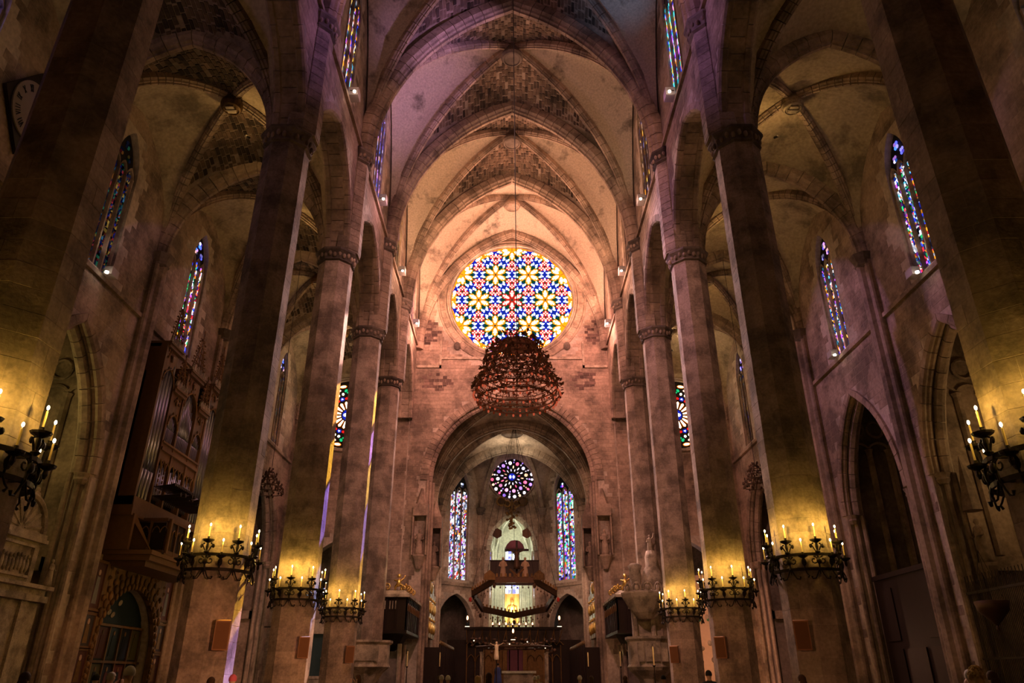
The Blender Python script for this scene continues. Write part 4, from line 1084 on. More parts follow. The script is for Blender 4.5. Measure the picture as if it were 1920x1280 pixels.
for j, (z, r, n) in enumerate(tiers):
    part('hoop', torus(MB(), 0, 0, 0, r, .035, 40, 5, T=lambda a, b, d, z=z: (CHX + a, CHY + b, z + d)), CHBR, t)
    part('hoop', torus(MB(), 0, 0, 0, r - .12, .02, 40, 5, T=lambda a, b, d, z=z: (CHX + a, CHY + b, z + .12 + d)), CHBR, t)
    for k in range(n):
        a = 2 * PI * (k + .5 * (j % 2)) / n
        link('lamp_cup', cupm if rs.random() < (.6 if j < 3 else .2) else cupd, t, (CHX + (r + .03) * math.cos(a), CHY + (r + .03) * math.sin(a), z - .08))
    m = 52 if j else 14
    for k in range(m * (2 if 0 < j else 1)):
        a = rs.random() * 2 * PI; rr = r + rs.uniform(-.03, .13); zz = z + rs.uniform(.06, .46)
        if j == 0: zz = z + rs.uniform(.05, .12)
        p = Vector((CHX + rr * math.cos(a), CHY + rr * math.sin(a), zz)); s_ = rs.uniform(.05, .11)
        ax = Vector((rs.uniform(-1, 1), rs.uniform(-1, 1), rs.uniform(-1, 1))).normalized(); bx = ax.cross(Vector((rs.random(), .3, 1))).normalized()
        fol.add([p + ax * s_ * 1.6, p + bx * s_ * .8, p - ax * s_ * 1.6, p - bx * s_ * .8, p + ax.cross(bx) * s_ * .4], [(0, 1, 4), (1, 2, 4), (2, 3, 4), (3, 0, 4), (0, 1, 2, 3)])
part('foliage', fol, CHBR, t, stuff=True)
for k in range(16):
    a = 2 * PI * k / 16; part('cage_rod', MB().tube([(CHX + r * math.cos(a), CHY + r * math.sin(a), z) for z, r, n in tiers], .018, 4), CHBR, t)
mb = MB()
for z, r in ((13.0, 1.80), (13.4, 1.66), (13.8, 1.50), (14.2, 1.35), (14.6, 1.17)):
    for k in range(24):
        a = 2 * PI * k / 24; p = Vector((CHX + r * math.cos(a), CHY + r * math.sin(a), z)); tn = Vector((-math.sin(a), math.cos(a), 0))
        mb.tube(spiral(p, .15, 1.0, 0, tn, (0, 0, 1), 7, 1 if k % 2 else -1), .016, 4)
part('scrollwork', mb, CHBR, t)
part('finial', MB().lathe([(.92, 0), (.7, .1), (.5, .18), (.3, .3), (.12, .45), (.04, .6), (.03, .8)], (CHX, CHY, 15.15), 12), CHBR, t)
for k in range(8):
    a = 2 * PI * k / 8; part('stay_wire', MB().tube([(CHX + 1.86 * math.cos(a), CHY + 1.86 * math.sin(a), 12.85), (CHX + .1 * math.cos(a), CHY + .1 * math.sin(a), 16.3)], .014, 4), CHBR, t)
light('POINT', (CHX, CHY, 12.9), 18, (1, .4, .2), .1)
# two small lamp crowns in the aisles
for s, x, y, z, lab in ((-1, -14.9, 43.8, 11.9, 'small conical lamp crown hanging in the left aisle'), (1, 15.1, 43.8, 12.3, 'small conical lamp crown hanging in the right aisle')):
    t = thing('lamp_crown', lab, 'chandelier', (x, y, z))
    part('suspension_cable', MB().tube([(x, y, z + 1.4), (s * 14.95, y, 28.8)], .015, 4), BLACK, t)
    for (dz, r) in ((0, .85), (.35, .72), (.7, .55), (1.05, .34), (1.3, .15)):
        part('hoop', torus(MB(), 0, 0, 0, r, .03, 24, 5, T=lambda a, b, d, dz=dz: (x + a, y + b, z + dz + d)), BRONZE, t)
        mb = MB()
        for k in range(max(10, int(r * 50))):
            a = rs.random() * 2 * PI; mb.ball((x + r * math.cos(a), y + r * math.sin(a), z + dz + rs.uniform(-.1, .25)), (.06, .06, .09), 5, 4)
        part('lamp_cups', mb, BRONZE, t, stuff=True)
    for k in range(8):
        a = 2 * PI * k / 8; part('cage_rod', MB().tube([(x + .85 * math.cos(a), y + .85 * math.sin(a), z), (x + .15 * math.cos(a), y + .15 * math.sin(a), z + 1.3)], .015, 4), BRONZE, t)

# ------------------------------------------------------------------ organ on the left aisle wall
OX = -18.55
t = thing('pipe_organ', 'gothic wooden pipe organ with tall tin pipes above the left aisle portal', 'organ', (OX, 39.1, 7.0))
Y0, Y1 = 35.2, 43.0
part('case_side', MB().box(-19.58, OX, Y0, Y0 + .18, 9.3, 18.0), WOOD, t); part('case_side', MB().box(-19.58, OX, Y1 - .18, Y1, 9.3, 18.0), WOOD, t)
part('case_back', MB().box(-19.58, -19.35, Y0, Y1, 9.3, 16.4), DWOOD, t)
part('case_base', MB().box(-19.58, OX + .12, Y0 - .1, Y1 + .1, 8.8, 9.3).box(-19.58, OX + .05, Y0, Y1, 9.3, 9.75), WOOD, t)
def Q(y, z, d): return (OX - d, y, z)     # organ front plane, d goes into the case
bays = [(35.2, 36.75, 'tall'), (36.75, 38.15, 'low'), (38.15, 40.05, 'mid'), (40.05, 41.45, 'low'), (41.45, 43.0, 'tall')]
for n, (a, b, kd) in enumerate(bays):
    top = {'tall': 18.0, 'low': 16.0, 'mid': 17.6}[kd]; bot = 9.75 if kd == 'tall' else 13.0
    part('post', MB().box(OX - .3, OX + .06, a - .07, a + .09, 9.75, top), WOOD, t)
    cor = MB().box(OX - .9, OX + .16, a, b, top - .18, top).box(OX - .9, OX + .24, a - .05, b + .05, top, top + .12)
    c_ = part('cornice', cor, WOOD, t)
    # cresting: little battlements and lattice spires
    mb = MB()
    k = 9
    for q in range(k): mb.box(OX + .10, OX + .2, a + (b - a) * (q + .15) / k, a + (b - a) * (q + .85) / k, top + .12, top + .12 + (.42 if q % 2 else .3))
    part('battlement', mb.box(OX + .10, OX + .18, a, b, top + .12, top + .32), PALE, c_)
    mb = MB(); m_ = (a + b) / 2; H = 2.6 if kd != 'low' else 1.9
    for q in range(5):
        f = q / 4; y = a + .1 + (b - a - .2) * f; hh = top + .3 + H * (1 - abs(f - .5) * .9)
        mb.tube([(OX + .05, y, top + .1), (OX + .05, m_ + (y - m_) * .35, hh)], .035, 4)
        mb.ball((OX + .05, m_ + (y - m_) * .35, hh), (.06, .06, .12), 5, 4)
    for q in range(1, 6):
        z = top + .3 + H * q / 7; w_ = (b - a) / 2 * (1 - q / 8)
        mb.tube([(OX + .05, m_ - w_, z), (OX + .05, m_ + w_, z + .22)], .028, 4); mb.tube([(OX + .05, m_ - w_, z + .22), (OX + .05, m_ + w_, z)], .028, 4)
        mb.ball((OX + .05, m_ - w_ - .03, z), .06, 5, 4); mb.ball((OX + .05, m_ + w_ + .03, z), .06, 5, 4)
    part('lattice_spire', mb, DGOLD, t)
    # pierced gothic head of the bay
    hz = top - 1.5; hw = (b - a) / 2 - .1; q_ = arch_pts(hw, hw * 1.25, 5)
    for (u0, v0), (u1, v1) in zip(q_, q_[1:]): pass
    mb = MB()
    for (u0, v0), (u1, v1) in zip(q_, q_[1:]):
        zt = top - .18; zz = hz - .6
        mb.add([Q(m_ + u0, zz + v0, 0), Q(m_ + u1, zz + v1, 0), Q(m_ + u1, zt, 0), Q(m_ + u0, zt, 0), Q(m_ + u0, zz + v0, .1), Q(m_ + u1, zz + v1, .1)], [(0, 1, 2, 3), (0, 1, 5, 4)])
    part('pierced_panel', mb, WOOD, t)
    mb = MB(); mb.tube([Q(m_ + u, hz - .6 + v, -.06) for u, v in q_], .05, 5)
    for q in range(0, len(q_), 2): mb.ball(Q(m_ + q_[q][0], hz - .6 + q_[q][1] + .12, -.08), (.05, .07, .09), 5, 4)
    mb.ball(Q(m_, top - .62, -.05), (.05, .12, .22), 6, 4).ball(Q(m_, top - .5, -.05), (.05, .22, .08), 6, 4)
    for q in range(6): mb.ball(Q(m_ - hw * .8 + rs.random() * hw * 1.6, top - .3 - rs.random() * .4, -.03), (.04, .08, .08), 5, 4)
    part('gilded_carving', mb, DGOLD, t, smooth=True)
    # pipes
    k = {'tall': 4, 'low': 7, 'mid': 9}[kd]; pw = (b - a - .2) / k
    for q in range(k):
        y = a + .1 + pw * (q + .5); e = abs((q + .5) / k - .5) * 2
        zt = {'tall': top - .75 - .9 * (1 - (q + .5) / k if n == 0 else (q + .5) / k), 'low': top - .9 - 1.1 * e, 'mid': top - .75 - 1.9 * e}[kd]
        r = pw * .46; zf = bot + (1.35 if kd == 'tall' else .75)
        p = link('organ_pipe', MB().lathe([(.02, bot), (r * .55, bot + .08), (r, zf), (r, zf + .12)], (OX - .12, y, 0), 10).lathe([(r, zf + .12), (r, zt)], (OX - .12, y, 0), 10).mesh('organ_pipe', PIPE, True), t, (0, 0, 0))
        m2 = MB().add([(OX - .12 + r + .005, y - r * .5, zf + .1), (OX - .12 + r + .005, y + r * .5, zf + .1), (OX - .12 + r + .005, y, zf + .42)], [(0, 1, 2)])
        part('pipe_mouth', m2, BLACK, p)
    if kd != 'tall':
        part('belt', MB().box(OX - .4, OX + .12, a, b, 12.55, 12.72).box(OX - .35, OX + .02, a, b, 12.72, 12.95).box(OX - .4, OX + .12, a, b, 12.95, 13.05), WOOD, t)
        k = 8; pw = (b - a - .2) / k; mb = MB()
        for q in range(k):
            y = a + .1 + pw * (q + .5); mb.lathe([(.02, 10.0), (pw * .46, 10.4), (pw * .46, 11.9 - .5 * abs((q + .5) / k - .5))], (OX - .12, y, 0), 8)
        part('small_pipes', mb, PIPE, t, smooth=True)
        for sg in (-1, 0, 1):
            mb = MB(); mm = m_ + sg * (b - a) * .33; qq = arch_pts((b - a) * .15, .5, 4)
            mb.tube([Q(mm + u, 11.6 + v, -.03) for u, v in qq], .04, 4)
            for q in range(5): mb.ball(Q(mm + (b - a) * .15, 11.5 - q * .25, -.03), (.04, .05, .1), 5, 4)
            part('gilded_tracery', mb, DGOLD, t)
        part('tracery_panel', MB().box(OX - .05, OX, a + .1, b - .1, 12.05, 12.55), WOOD, t)
part('post', MB().box(OX - .3, OX + .06, Y1 - .09, Y1 + .07, 9.75, 18), WOOD, t)
# horizontal trumpet pipes
for k in range(22):
    y = 37.0 + k * .21; ln = 1.15 + .5 * math.sin(k * .6) ** 2; r0 = .02
    tr = MB().tube([(OX, y, 10.15), (OX + ln, y + .05, 10.2), (OX + ln + .3, y + .06, 10.22)], [r0, .05, .11], 7)
    part('trumpet_pipe', tr, DWOOD, t)
for k in range(12):
    y = 36.9 + k * .2; part('trumpet_pipe', MB().tube([(OX, y, 10.6), (OX + .9, y, 10.7), (OX + 1.15, y, 10.72)], [.02, .04, .09], 7), DWOOD, t)
# organist balcony
bx = OX + 1.35
part('balcony_floor', MB().box(-19.58, bx, 35.4, 42.8, 7.0, 7.2).box(-19.58, bx - .15, 35.6, 42.6, 6.75, 7.0).box(-19.58, bx - .45, 35.9, 42.3, 6.5, 6.75), WOOD, t)
part('balcony_rail', MB().box(bx - .12, bx + .04, 36.6, 41.6, 8.75, 8.9).box(bx - .1, bx + .02, 36.6, 41.6, 7.2, 7.4), WOOD, t)
part('balcony_panel', MB().box(bx - .07, bx - .05, 36.6, 41.6, 7.4, 8.75), DWOOD, t)
for k in range(6): part('baluster_post', MB().box(bx - .1, bx + .03, 36.6 + k * .98, 36.7 + k * .98, 7.2, 8.8), WOOD, t)
for k in range(5):
    m_ = 37.14 + k * .98; mb = MB()
    for sg in (-1, 1): mb.tube([(bx + .0, m_ + sg * .22 + u, 8.15 + v) for u, v in arch_pts(.2, .28, 4)], .03, 4)
    mb.tube([(bx, m_, 7.4), (bx, m_, 8.2)], .03, 4); part('balcony_tracery', mb, DGOLD, t)
part('balcony_side', MB().box(-19.5, bx - .1, 36.5, 36.56, 7.35, 8.7), DWOOD, t)
for k in range(3): part('baluster_post', MB().box(-19.0 + k * .95, -18.9 + k * .95, 36.42, 36.6, 7.2, 8.85), WOOD, t)
part('side_rail', MB().box(-19.5, bx, 36.4, 36.62, 8.75, 8.9), WOOD, t); part('side_rail', MB().box(-19.5, bx, 36.4, 36.62, 7.15, 7.35), WOOD, t)
for k in range(2):
    for sg in (-1, 1): part('side_tracery', MB().tube([(-18.47 + k * .95 + sg * .2 + u, 36.46, 8.2 + v) for u, v in arch_pts(.19, .3, 4)], .03, 4), WOOD, t)
part('balcony_side', MB().box(-19.5, bx - .1, 41.6, 41.72, 7.2, 8.8), WOOD, t)
part('bellows_screen', MB().add([(-19.5, 35.3, 9.3), (-19.5, 36.6, 7.2), (OX + .8, 36.6, 7.2), (OX, 35.3, 9.3), (OX, 35.3, 8.8), (-19.5, 35.3, 8.8)], [(0, 1, 2, 3), (3, 2, 4), (0, 1, 5)]).box(-19.5, OX + .2, 35.25, 35.45, 7.2, 8.9), WOOD, t)
part('console', MB().box(OX + .05, OX + .7, 38.4, 40.0, 7.2, 8.6).box(OX + .05, OX + .9, 38.4, 40.0, 8.2, 8.3), DWOOD, t)

# ------------------------------------------------------------------ painted portal under the organ
PX = -19.5
t = thing('chapel_portal', 'carved and gilded round-arched portal with painted saints below the organ', 'portal', (PX, 38.9, 0))
def QP(y, z, d): return (PX + d, y, z)
cy, rw, zs_ = 38.9, 3.0, 2.75
part('spandrel', wall_mesh(lambda u, z, d: (PX + .22 - d, u, z), 35.75, 42.05, 0, 6.6, .2, [dict(a=cy - rw, b=cy + rw, lo=lambda u: -.01, hi=lambda u: zs_ + math.sqrt(max(0, rw * rw - (u - cy) ** 2)), n=24)]), DGOLD, t)
for ro, k, sz in ((rw + .12, 26, .17), (rw + .48, 22, .24), (rw + .85, 22, .16)):
    mb = MB()
    for q in range(k):
        a = PI * (q + .5) / k; y, z = cy + ro * math.cos(a), zs_ + ro * math.sin(a)
        if y < 35.8 or y > 42.0 or z > 6.5: continue
        mb.ball(QP(y, z, .27), (.09, sz * .62, sz), 7, 5)
    if mb.f: part('carved_border', mb, DGOLD, t, smooth=True)
mb = MB()
for q in range(130):
    y, z = rs.uniform(35.85, 41.95), rs.uniform(3.2, 6.5)
    if math.hypot(y - cy, z - zs_) < rw + 1.0: continue
    mb.tube(spiral(QP(y, z, .26), rs.uniform(.08, .16), .8, rs.random() * 6, (0, 1, 0), (0, 0, 1), 6), .028, 4)
part('carved_foliage', mb, DGOLD, t)
for sg in (-1, 1):
    mb = MB()
    for q in range(12): mb.ball(QP(cy + sg * (rw + .15), .2 + q * .25, .27), (.08, .12, .12), 6, 4)
    part('carved_border', mb, DGOLD, t)
paints = [plain('painted_panel_a', (.10, .035, .03), .5, 0, .5), plain('painted_panel_b', (.045, .03, .03), .5, 0, .5), plain('painted_panel_c', (.16, .15, .14), .5, 0, .5)]
for yy, nm in ((35.2, 'left'), (42.6, 'right')):
    for k, (z0, z1) in enumerate(((4.5, 6.6), (2.9, 4.3), (1.3, 2.8), (-.0, 1.2))):
        fr = part('painted_panel', MB().box(PX - .05, PX + .16, yy - .5, yy + .5, z0, z1), paints[k % 2], t, label='tall painted panel of a standing robed figure' if k == 0 else None)
        part('panel_frame', MB().box(PX + .1, PX + .22, yy - .55, yy - .45, z0, z1).box(PX + .1, PX + .22, yy + .45, yy + .55, z0, z1).box(PX + .1, PX + .22, yy - .55, yy + .55, z0 - .07, z0 + .05).box(PX + .1, PX + .22, yy - .55, yy + .55, z1 - .05, z1 + .07), WOOD, fr)
        # painted figure: robe and head in relief on the board
        m = MB(); zc = (z0 + z1) / 2; h = (z1 - z0) * .38
        m.prism([(yy - .18, zc - h), (yy + .2, zc - h), (yy + .14, zc + h * .45), (yy - .12, zc + h * .5)], QP, .16, .175)
        part('painted_robe', m, paints[2] if k == 0 else DGOLD, fr); part('painted_head', MB().prism(petal(yy, zc + h * .72, 0, .2, .26, 8), QP, .16, .18), SKIN, fr)
# altarpiece seen through the arch
t = thing('painted_altarpiece', 'dark altarpiece grid of painted saints inside the portal below the organ', 'altarpiece', (-20.1, 38.9, 0))
AX = -20.0
def QA(y, z, d): return (AX + d, y, z)
part('back_board', MB().box(AX - .2, AX, 35.8, 42.0, 0, 5.8), plain('altarpiece_board', (.015, .018, .016), .6), t)
for z in (.9, 2.35, 4.0): part('cross_bar', MB().box(AX, AX + .12, 35.8, 42.0, z - .05, z + .06), DGOLD, t)
for k in range(6): part('divider', MB().box(AX, AX + .1, 36.2 + k * 1.1 - .04, 36.2 + k * 1.1 + .04, 0, 4.0), DGOLD, t)
cols = [(.010, .014, .018), (.06, .05, .012), (.006, .006, .010), (.085, .022, .012), (.010, .018, .015)]
for k in range(5):
    for r_, (z0, z1) in enumerate(((1.0, 2.25), (2.5, 3.9))):
        ym = 36.75 + k * 1.1; m1 = plain('altar_paint_%d%d' % (k, r_), cols[(k + 2 * r_) % 5], .5)
        f = part('saint_panel', MB().box(AX, AX + .03, ym - .48, ym + .48, z0, z1), m1, t)
        part('painted_robe', MB().prism([(ym - .22, z0 + .1), (ym + .22, z0 + .1), (ym + .12, z1 - .35), (ym - .12, z1 - .35)], QA, .03, .05), plain('robe_%d%d' % (k, r_), cols[(k + r_ + 1) % 5], .6), f)
        part('painted_head', MB().prism(petal(ym, z1 - .22, 0, .16, .22, 8), QA, .03, .055), DGOLD, f)
part('sky_panel', MB().box(AX, AX + .03, 36.3, 41.5, 4.1, 5.7), plain('altar_sky', (.010, .022, .024), .6), t)
for y, z in ((38.0, 4.6), (38.4, 4.5), (38.9, 5.1)): part('painted_cloud_figure', MB().prism(petal(y, z, .5, .42, .26, 8), QA, .03, .05), PALE, t)

# ------------------------------------------------------------------ clock on the left aisle wall
t = thing('wall_clock', 'large white round clock in a dark diamond frame, high on the left wall', 'clock', (-19.4, 22.4, 22.3))
def QC(y, z, d): return (-19.4 + d, 22.4 + y * .9, 22.3 + z * .9)
part('diamond_frame', MB().prism([(0, -2.35), (1.75, 0), (0, 2.35), (-1.75, 0)], QC, -.15, .0), DWOOD, t)
mb = MB(); dm = [(0, -2.35), (1.75, 0), (0, 2.35), (-1.75, 0), (0, -2.35)]
mb.tube([QC(a, b, .02) for a, b in dm], .09, 5); part('frame_moulding', mb, plain('red_brown_wood', (.22, .06, .03), .5), t)
part('dial', MB().prism([(1.28 * math.cos(2 * PI * k / 40), 1.45 * math.sin(2 * PI * k / 40)) for k in range(40)], QC, .0, .06), WHITEC, t)
ROM = ['XII', 'I', 'II', 'III', 'IIII', 'V', 'VI', 'VII', 'VIII', 'IX', 'X', 'XI']
for k, nume in enumerate(ROM):
    a = PI / 2 - 2 * PI * k / 12; mb = MB(); xo = -len(nume) * .055
    for c_ in nume:
        strokes = {'I': [((0, -.15), (0, .15))], 'V': [((-.05, .15), (0, -.15)), ((.05, .15), (0, -.15))], 'X': [((-.05, .15), (.05, -.15)), ((.05, .15), (-.05, -.15))]}[c_]
        for (p, q) in strokes:
            P_ = [];
            for (x, y) in (p, q):
                x += xo + .05; rr = 1.0 + y; an = a - x / 1.0; P_.append(QC(-rr * math.cos(an) * .98 * -1, rr * math.sin(an) * 1.1, .075))
            mb.tube(P_, .018, 4)
        xo += .11
    part('numeral', mb, BLACK, t)
for an, ln, w_ in ((R(100), .95, .04), (R(-62), .62, .06)):
    mb = MB(); mb.tube([QC(-.2 * math.cos(an), -.2 * math.sin(an), .1), QC(ln * math.cos(an), ln * math.sin(an), .1)], [w_, .015], 4); part('clock_hand', mb, BLACK, t)

# ------------------------------------------------------------------ stone monument in the left chapel
t = thing('stone_monument', 'pale carved stone tomb monument with round pediment at the left edge', 'monument', (-20.2, 29.6, 0))
MX = -20.0
def QM(y, z, d): return (MX + d, y, z)
part('monument_body', wall_mesh(lambda u, z, d: (MX - d, u, z), 27.2, 32.2, 0, 4.5, .8, [hole_arch(29.2, 1.25, -.01, 2.0, 1.3)]), PALE, t)
part('entablature', MB().box(MX - .8, MX + .25, 27.0, 32.4, 4.5, 4.75).box(MX - .8, MX + .12, 27.1, 32.3, 4.75, 5.0).box(MX - .8, MX + .35, 26.9, 32.5, 5.0, 5.15), PALE, t)
part('relief_block', MB().box(MX - .7, MX - .05, 28.3, 31.4, 5.15, 6.8).box(MX - .7, MX + .15, 28.1, 31.6, 6.8, 6.95).box(MX - .7, MX + .1, 28.2, 31.5, 6.95, 7.15), PALE, t)
fr = MB()
for a, b, c_, d_ in ((28.7, 28.8, 5.4, 6.6), (30.9, 31.0, 5.4, 6.6), (28.7, 31.0, 5.35, 5.45), (28.7, 31.0, 6.55, 6.65)): fr.box(MX - .05, MX + .08, a, b, c_, d_)
part('relief_frame', fr, PALE, t)
mb = MB()
for k in range(9):
    y = 28.95 + k * .23; z = 5.75 + rs.uniform(-.05, .1); mb.ball(QM(y, z, -.02), (.09, .10, .28), 6, 5).ball(QM(y, z + .36, .0), (.07, .07, .09), 6, 5)
part('relief_figures', mb, PALE, t, smooth=True)
mb = MB()
mb.prism([(29.85 + 1.35 * math.cos(PI * k / 14), 7.15 + 1.35 * math.sin(PI * k / 14)) for k in range(15)], QM, -.6, -.05)
part('round_pediment', mb, PALE, t)
mb = MB(); mb.tube([QM(29.85 + 1.42 * math.cos(PI * k / 14), 7.15 + 1.42 * math.sin(PI * k / 14), .02) for k in range(15)], .13, 6)
for k in range(7): a = PI * (k + .5) / 7; mb.tube([QM(29.85 + .2 * math.cos(a), 7.2 + .2 * math.sin(a), -.03), QM(29.85 + 1.2 * math.cos(a), 7.15 + 1.2 * math.sin(a), -.03)], [.03, .09], 5)
part('shell_carving', mb, PALE, t)
mb = MB()
for k in range(12): mb.ball(QM(29.85 + rs.uniform(-.5, .5), 8.5 + rs.uniform(0, .35), 0), (.1, .13, .13), 5, 4)
part('crest', mb, PALE, t)
for sg in (-1, 1): part('pilaster', MB().box(MX - .1, MX + .12, 29.2 + sg * 1.9 - .2, 29.2 + sg * 1.9 + .2, 0, 4.5), PALE, t)
mm = figure_mesh('statue', 1.1, PALE, 'down')
st = tag(link('statue', mm, None, (-19.7, 32.0, 5.15), (0, 0, R(90))), 'small stone statue standing on the tomb monument ledge', 'statue')
# right side chapel: dark hanging lamp bowl, statue, canopy, iron grille
t = thing('iron_grille', 'tall dark iron bar grille closing the right chapel', 'grille', (19.5, 30, 0), None)
for k in range(58):
    y = 26.4 + k * .107; part('bar', MB().tube([(19.55, y, 0), (19.55, y, 5.35 + (.25 if k % 2 else 0))], .018, 5), IRON, t)
part('rail', MB().box(19.5, 19.6, 26.35, 32.6, 4.85, 4.95), IRON, t); part('rail', MB().box(19.5, 19.6, 26.35, 32.6, 2.3, 2.38), IRON, t)
part('gate_frame', MB().box(19.48, 19.62, 28.9, 29.0, 0, 3.4).box(19.48, 19.62, 26.9, 27.0, 0, 3.4).box(19.48, 19.62, 26.9, 29.0, 3.3, 3.4), IRON, t)
t = thing('hanging_lamp_bowl', 'dark bronze sanctuary lamp bowl hanging before the right chapel grille', 'lamp', (19.2, 29.9, 3.5))
part('bowl', MB().lathe([(.03, 0), (.12, .1), (.3, .3), (.55, .55), (.62, .9), (.58, .92)], (18.8, 29.9, 3.45), 16), BRONZE, t, smooth=True)
part('finial', MB().ball((18.8, 29.9, 3.38), (.07, .07, .12), 8, 5), BRONZE, t)
for k in range(3):
    a = 2 * PI * k / 3; part('chain', MB().tube([(18.8 + .55 * math.cos(a), 29.9 + .55 * math.sin(a), 4.35), (18.8, 29.9, 6.3)], .012, 4), IRON, t)
t = thing('niche_statue', 'weathered stone saint under a pointed canopy by the right chapel jamb', 'statue', (20.9, 32.3, 6.0))
o = link('figure', figure_mesh('figure', 1.9, STONE, 'down'), t, (20.6, 32.35, 6.15), (0, 0, R(-90)))
part('canopy', MB().lathe([(.45, 8.4), (.40, 8.8), (.25, 9.6), (.08, 10.6), (.02, 10.9)], (20.6, 32.35, 0), 6), STONE, t); part('pedestal', MB().lathe([(.15, 5.3), (.42, 6.0), (.42, 6.15)], (20.6, 32.35, 0), 6), STONE, t)
# right second chapel: tall dark wooden vestibule with a door
t = thing('dark_vestibule', 'tall dark wooden vestibule filling the lower right chapel arch', 'vestibule', (20.4, 39, 0))
part('panel_wall', MB().box(20.2, 20.5, 35.9, 42.1, 0, 6.5), DWOOD, t); part('cornice', MB().box(20.1, 20.5, 35.9, 42.1, 6.5, 6.75), DWOOD, t)
part('door', MB().box(20.12, 20.2, 38.0, 40.0, 0, 3.0), DWOOD, t)
for k in range(4): part('panel', MB().box(20.14, 20.2, 36.1 + (k % 2) * 4.2, 37.5 + (k % 2) * 4.2, .4 + (k // 2) * 3, 3 + (k // 2) * 3), DWOOD, t)
t = thing('dark_vestibule', 'low dark wooden vestibule in the third right chapel behind the column', 'vestibule', (20.2, 48, 0))
part('panel_wall', MB().box(20.1, 20.4, 45.1, 51.3, 0, 5.6), DWOOD, t); part('cornice', MB().box(19.95, 20.4, 45.0, 51.4, 5.6, 5.8), DWOOD, t)

# ------------------------------------------------------------------ end-of-aisle chapels: retables
t = thing('lit_retable', 'warmly lit sculpted stone retable at the end of the right aisle', 'altarpiece', (14.9, 65.2, 0))
RX, RY = 14.9, 61.7
part('plaster_relief', MB().add([(RX + a, RY + 1.0 + .5 * math.cos(a) - .15 * math.sin(3 * z + a), z) for z in [k * .5 for k in range(20)] for a in [-2.9 + j * .58 for j in range(11)]], [(i * 11 + j, i * 11 + j + 1, (i + 1) * 11 + j + 1, (i + 1) * 11 + j) for i in range(19) for j in range(10)]), plain('clay_relief', (.62, .42, .28), .9), t, smooth=True)
for k in range(40):
    a, z = rs.uniform(-2.6, 2.6), rs.uniform(2.6, 8.6); 
    o = part('ceramic_form', MB().ball((RX + a, RY + .9 + .4 * math.cos(a), z), (rs.uniform(.12, .35), .15, rs.uniform(.12, .3)), 8, 5), (PALE, plain('green_ceramic', (.08, .22, .10), .4) if 'green_ceramic' not in MATS else MATS['green_ceramic'])[1 if rs.random() < .15 else 0], t, smooth=True)
lancet(lambda u, z, d: (RX + u, RY + 2.4 + d, z), 0, .7, 5.0, 9.5, 1.2, GL_WHITE, lights=2, depth=1.3, cell=(.3, .5), fr=DARKST)
t = thing('marble_altar', 'pale marble altar with statues at the end of the left aisle', 'altarpiece', (-14.9, 63, 0))
AXX, AY = -14.9, 62.6
part('altar_block', MB().box(AXX - 2.4, AXX + 2.4, AY, AY + .8, 0, 1.6).box(AXX - 2.6, AXX + 2.6, AY - .1, AY + .8, 1.6, 1.8), PALE, t)
for sg in (-1, 1): part('marble_column', MB().lathe([(.28, 1.8), (.2, 2.0), (.18, 4.6), (.3, 4.9)], (AXX + sg * 1.6, AY + .3, 0), 10), PALE, t)
part('curved_pediment', MB().prism([(AXX + 2.1 * math.cos(PI * k / 12), 4.9 + 1.2 * math.sin(PI * k / 12)) for k in range(13)], lambda a, b, d: (a, AY + d, b), 0, .7), PALE, t)
part('niche', MB().box(AXX - 1.3, AXX + 1.3, AY + .5, AY + .8, 1.8, 4.9), plain('dark_green_slate', (.03, .05, .05), .5), t)
for sg, x in ((0, 0), (-1, -2.1), (1, 2.1)):
    tag(link('statue', figure_mesh('statue', 2.0 if sg == 0 else 1.6, PALE, 'down', 0, 3), None, (AXX + x, AY - .1 if sg else AY + .2, 1.8)), {0: 'white statue in the centre of the marble altar, left aisle end', -1: 'white statue at the left end of the marble altar', 1: 'white statue at the right end of the marble altar'}[sg], 'statue')
t = thing('spotlight_pole', 'three small spotlights on a pole in the left aisle', 'lamp', (-16.8, 55, 0))
part('stand', MB().box(-17.6, -16.4, 54.9, 55.1, 4.9, 5.0).tube([(-17, 55, 0), (-17, 55, 5)], .05), IRON, t)
for k, (x, z) in enumerate(((-16.9, 5.15), (-17.1, 6.0), (-16.75, 6.9))): part('spotlight', MB().ball((x, 55, z), .07, 8, 6), LAMPG, t)
part('pole', MB().tube([(-17, 55, 5), (-16.9, 55, 7.1)], .03), IRON, t)

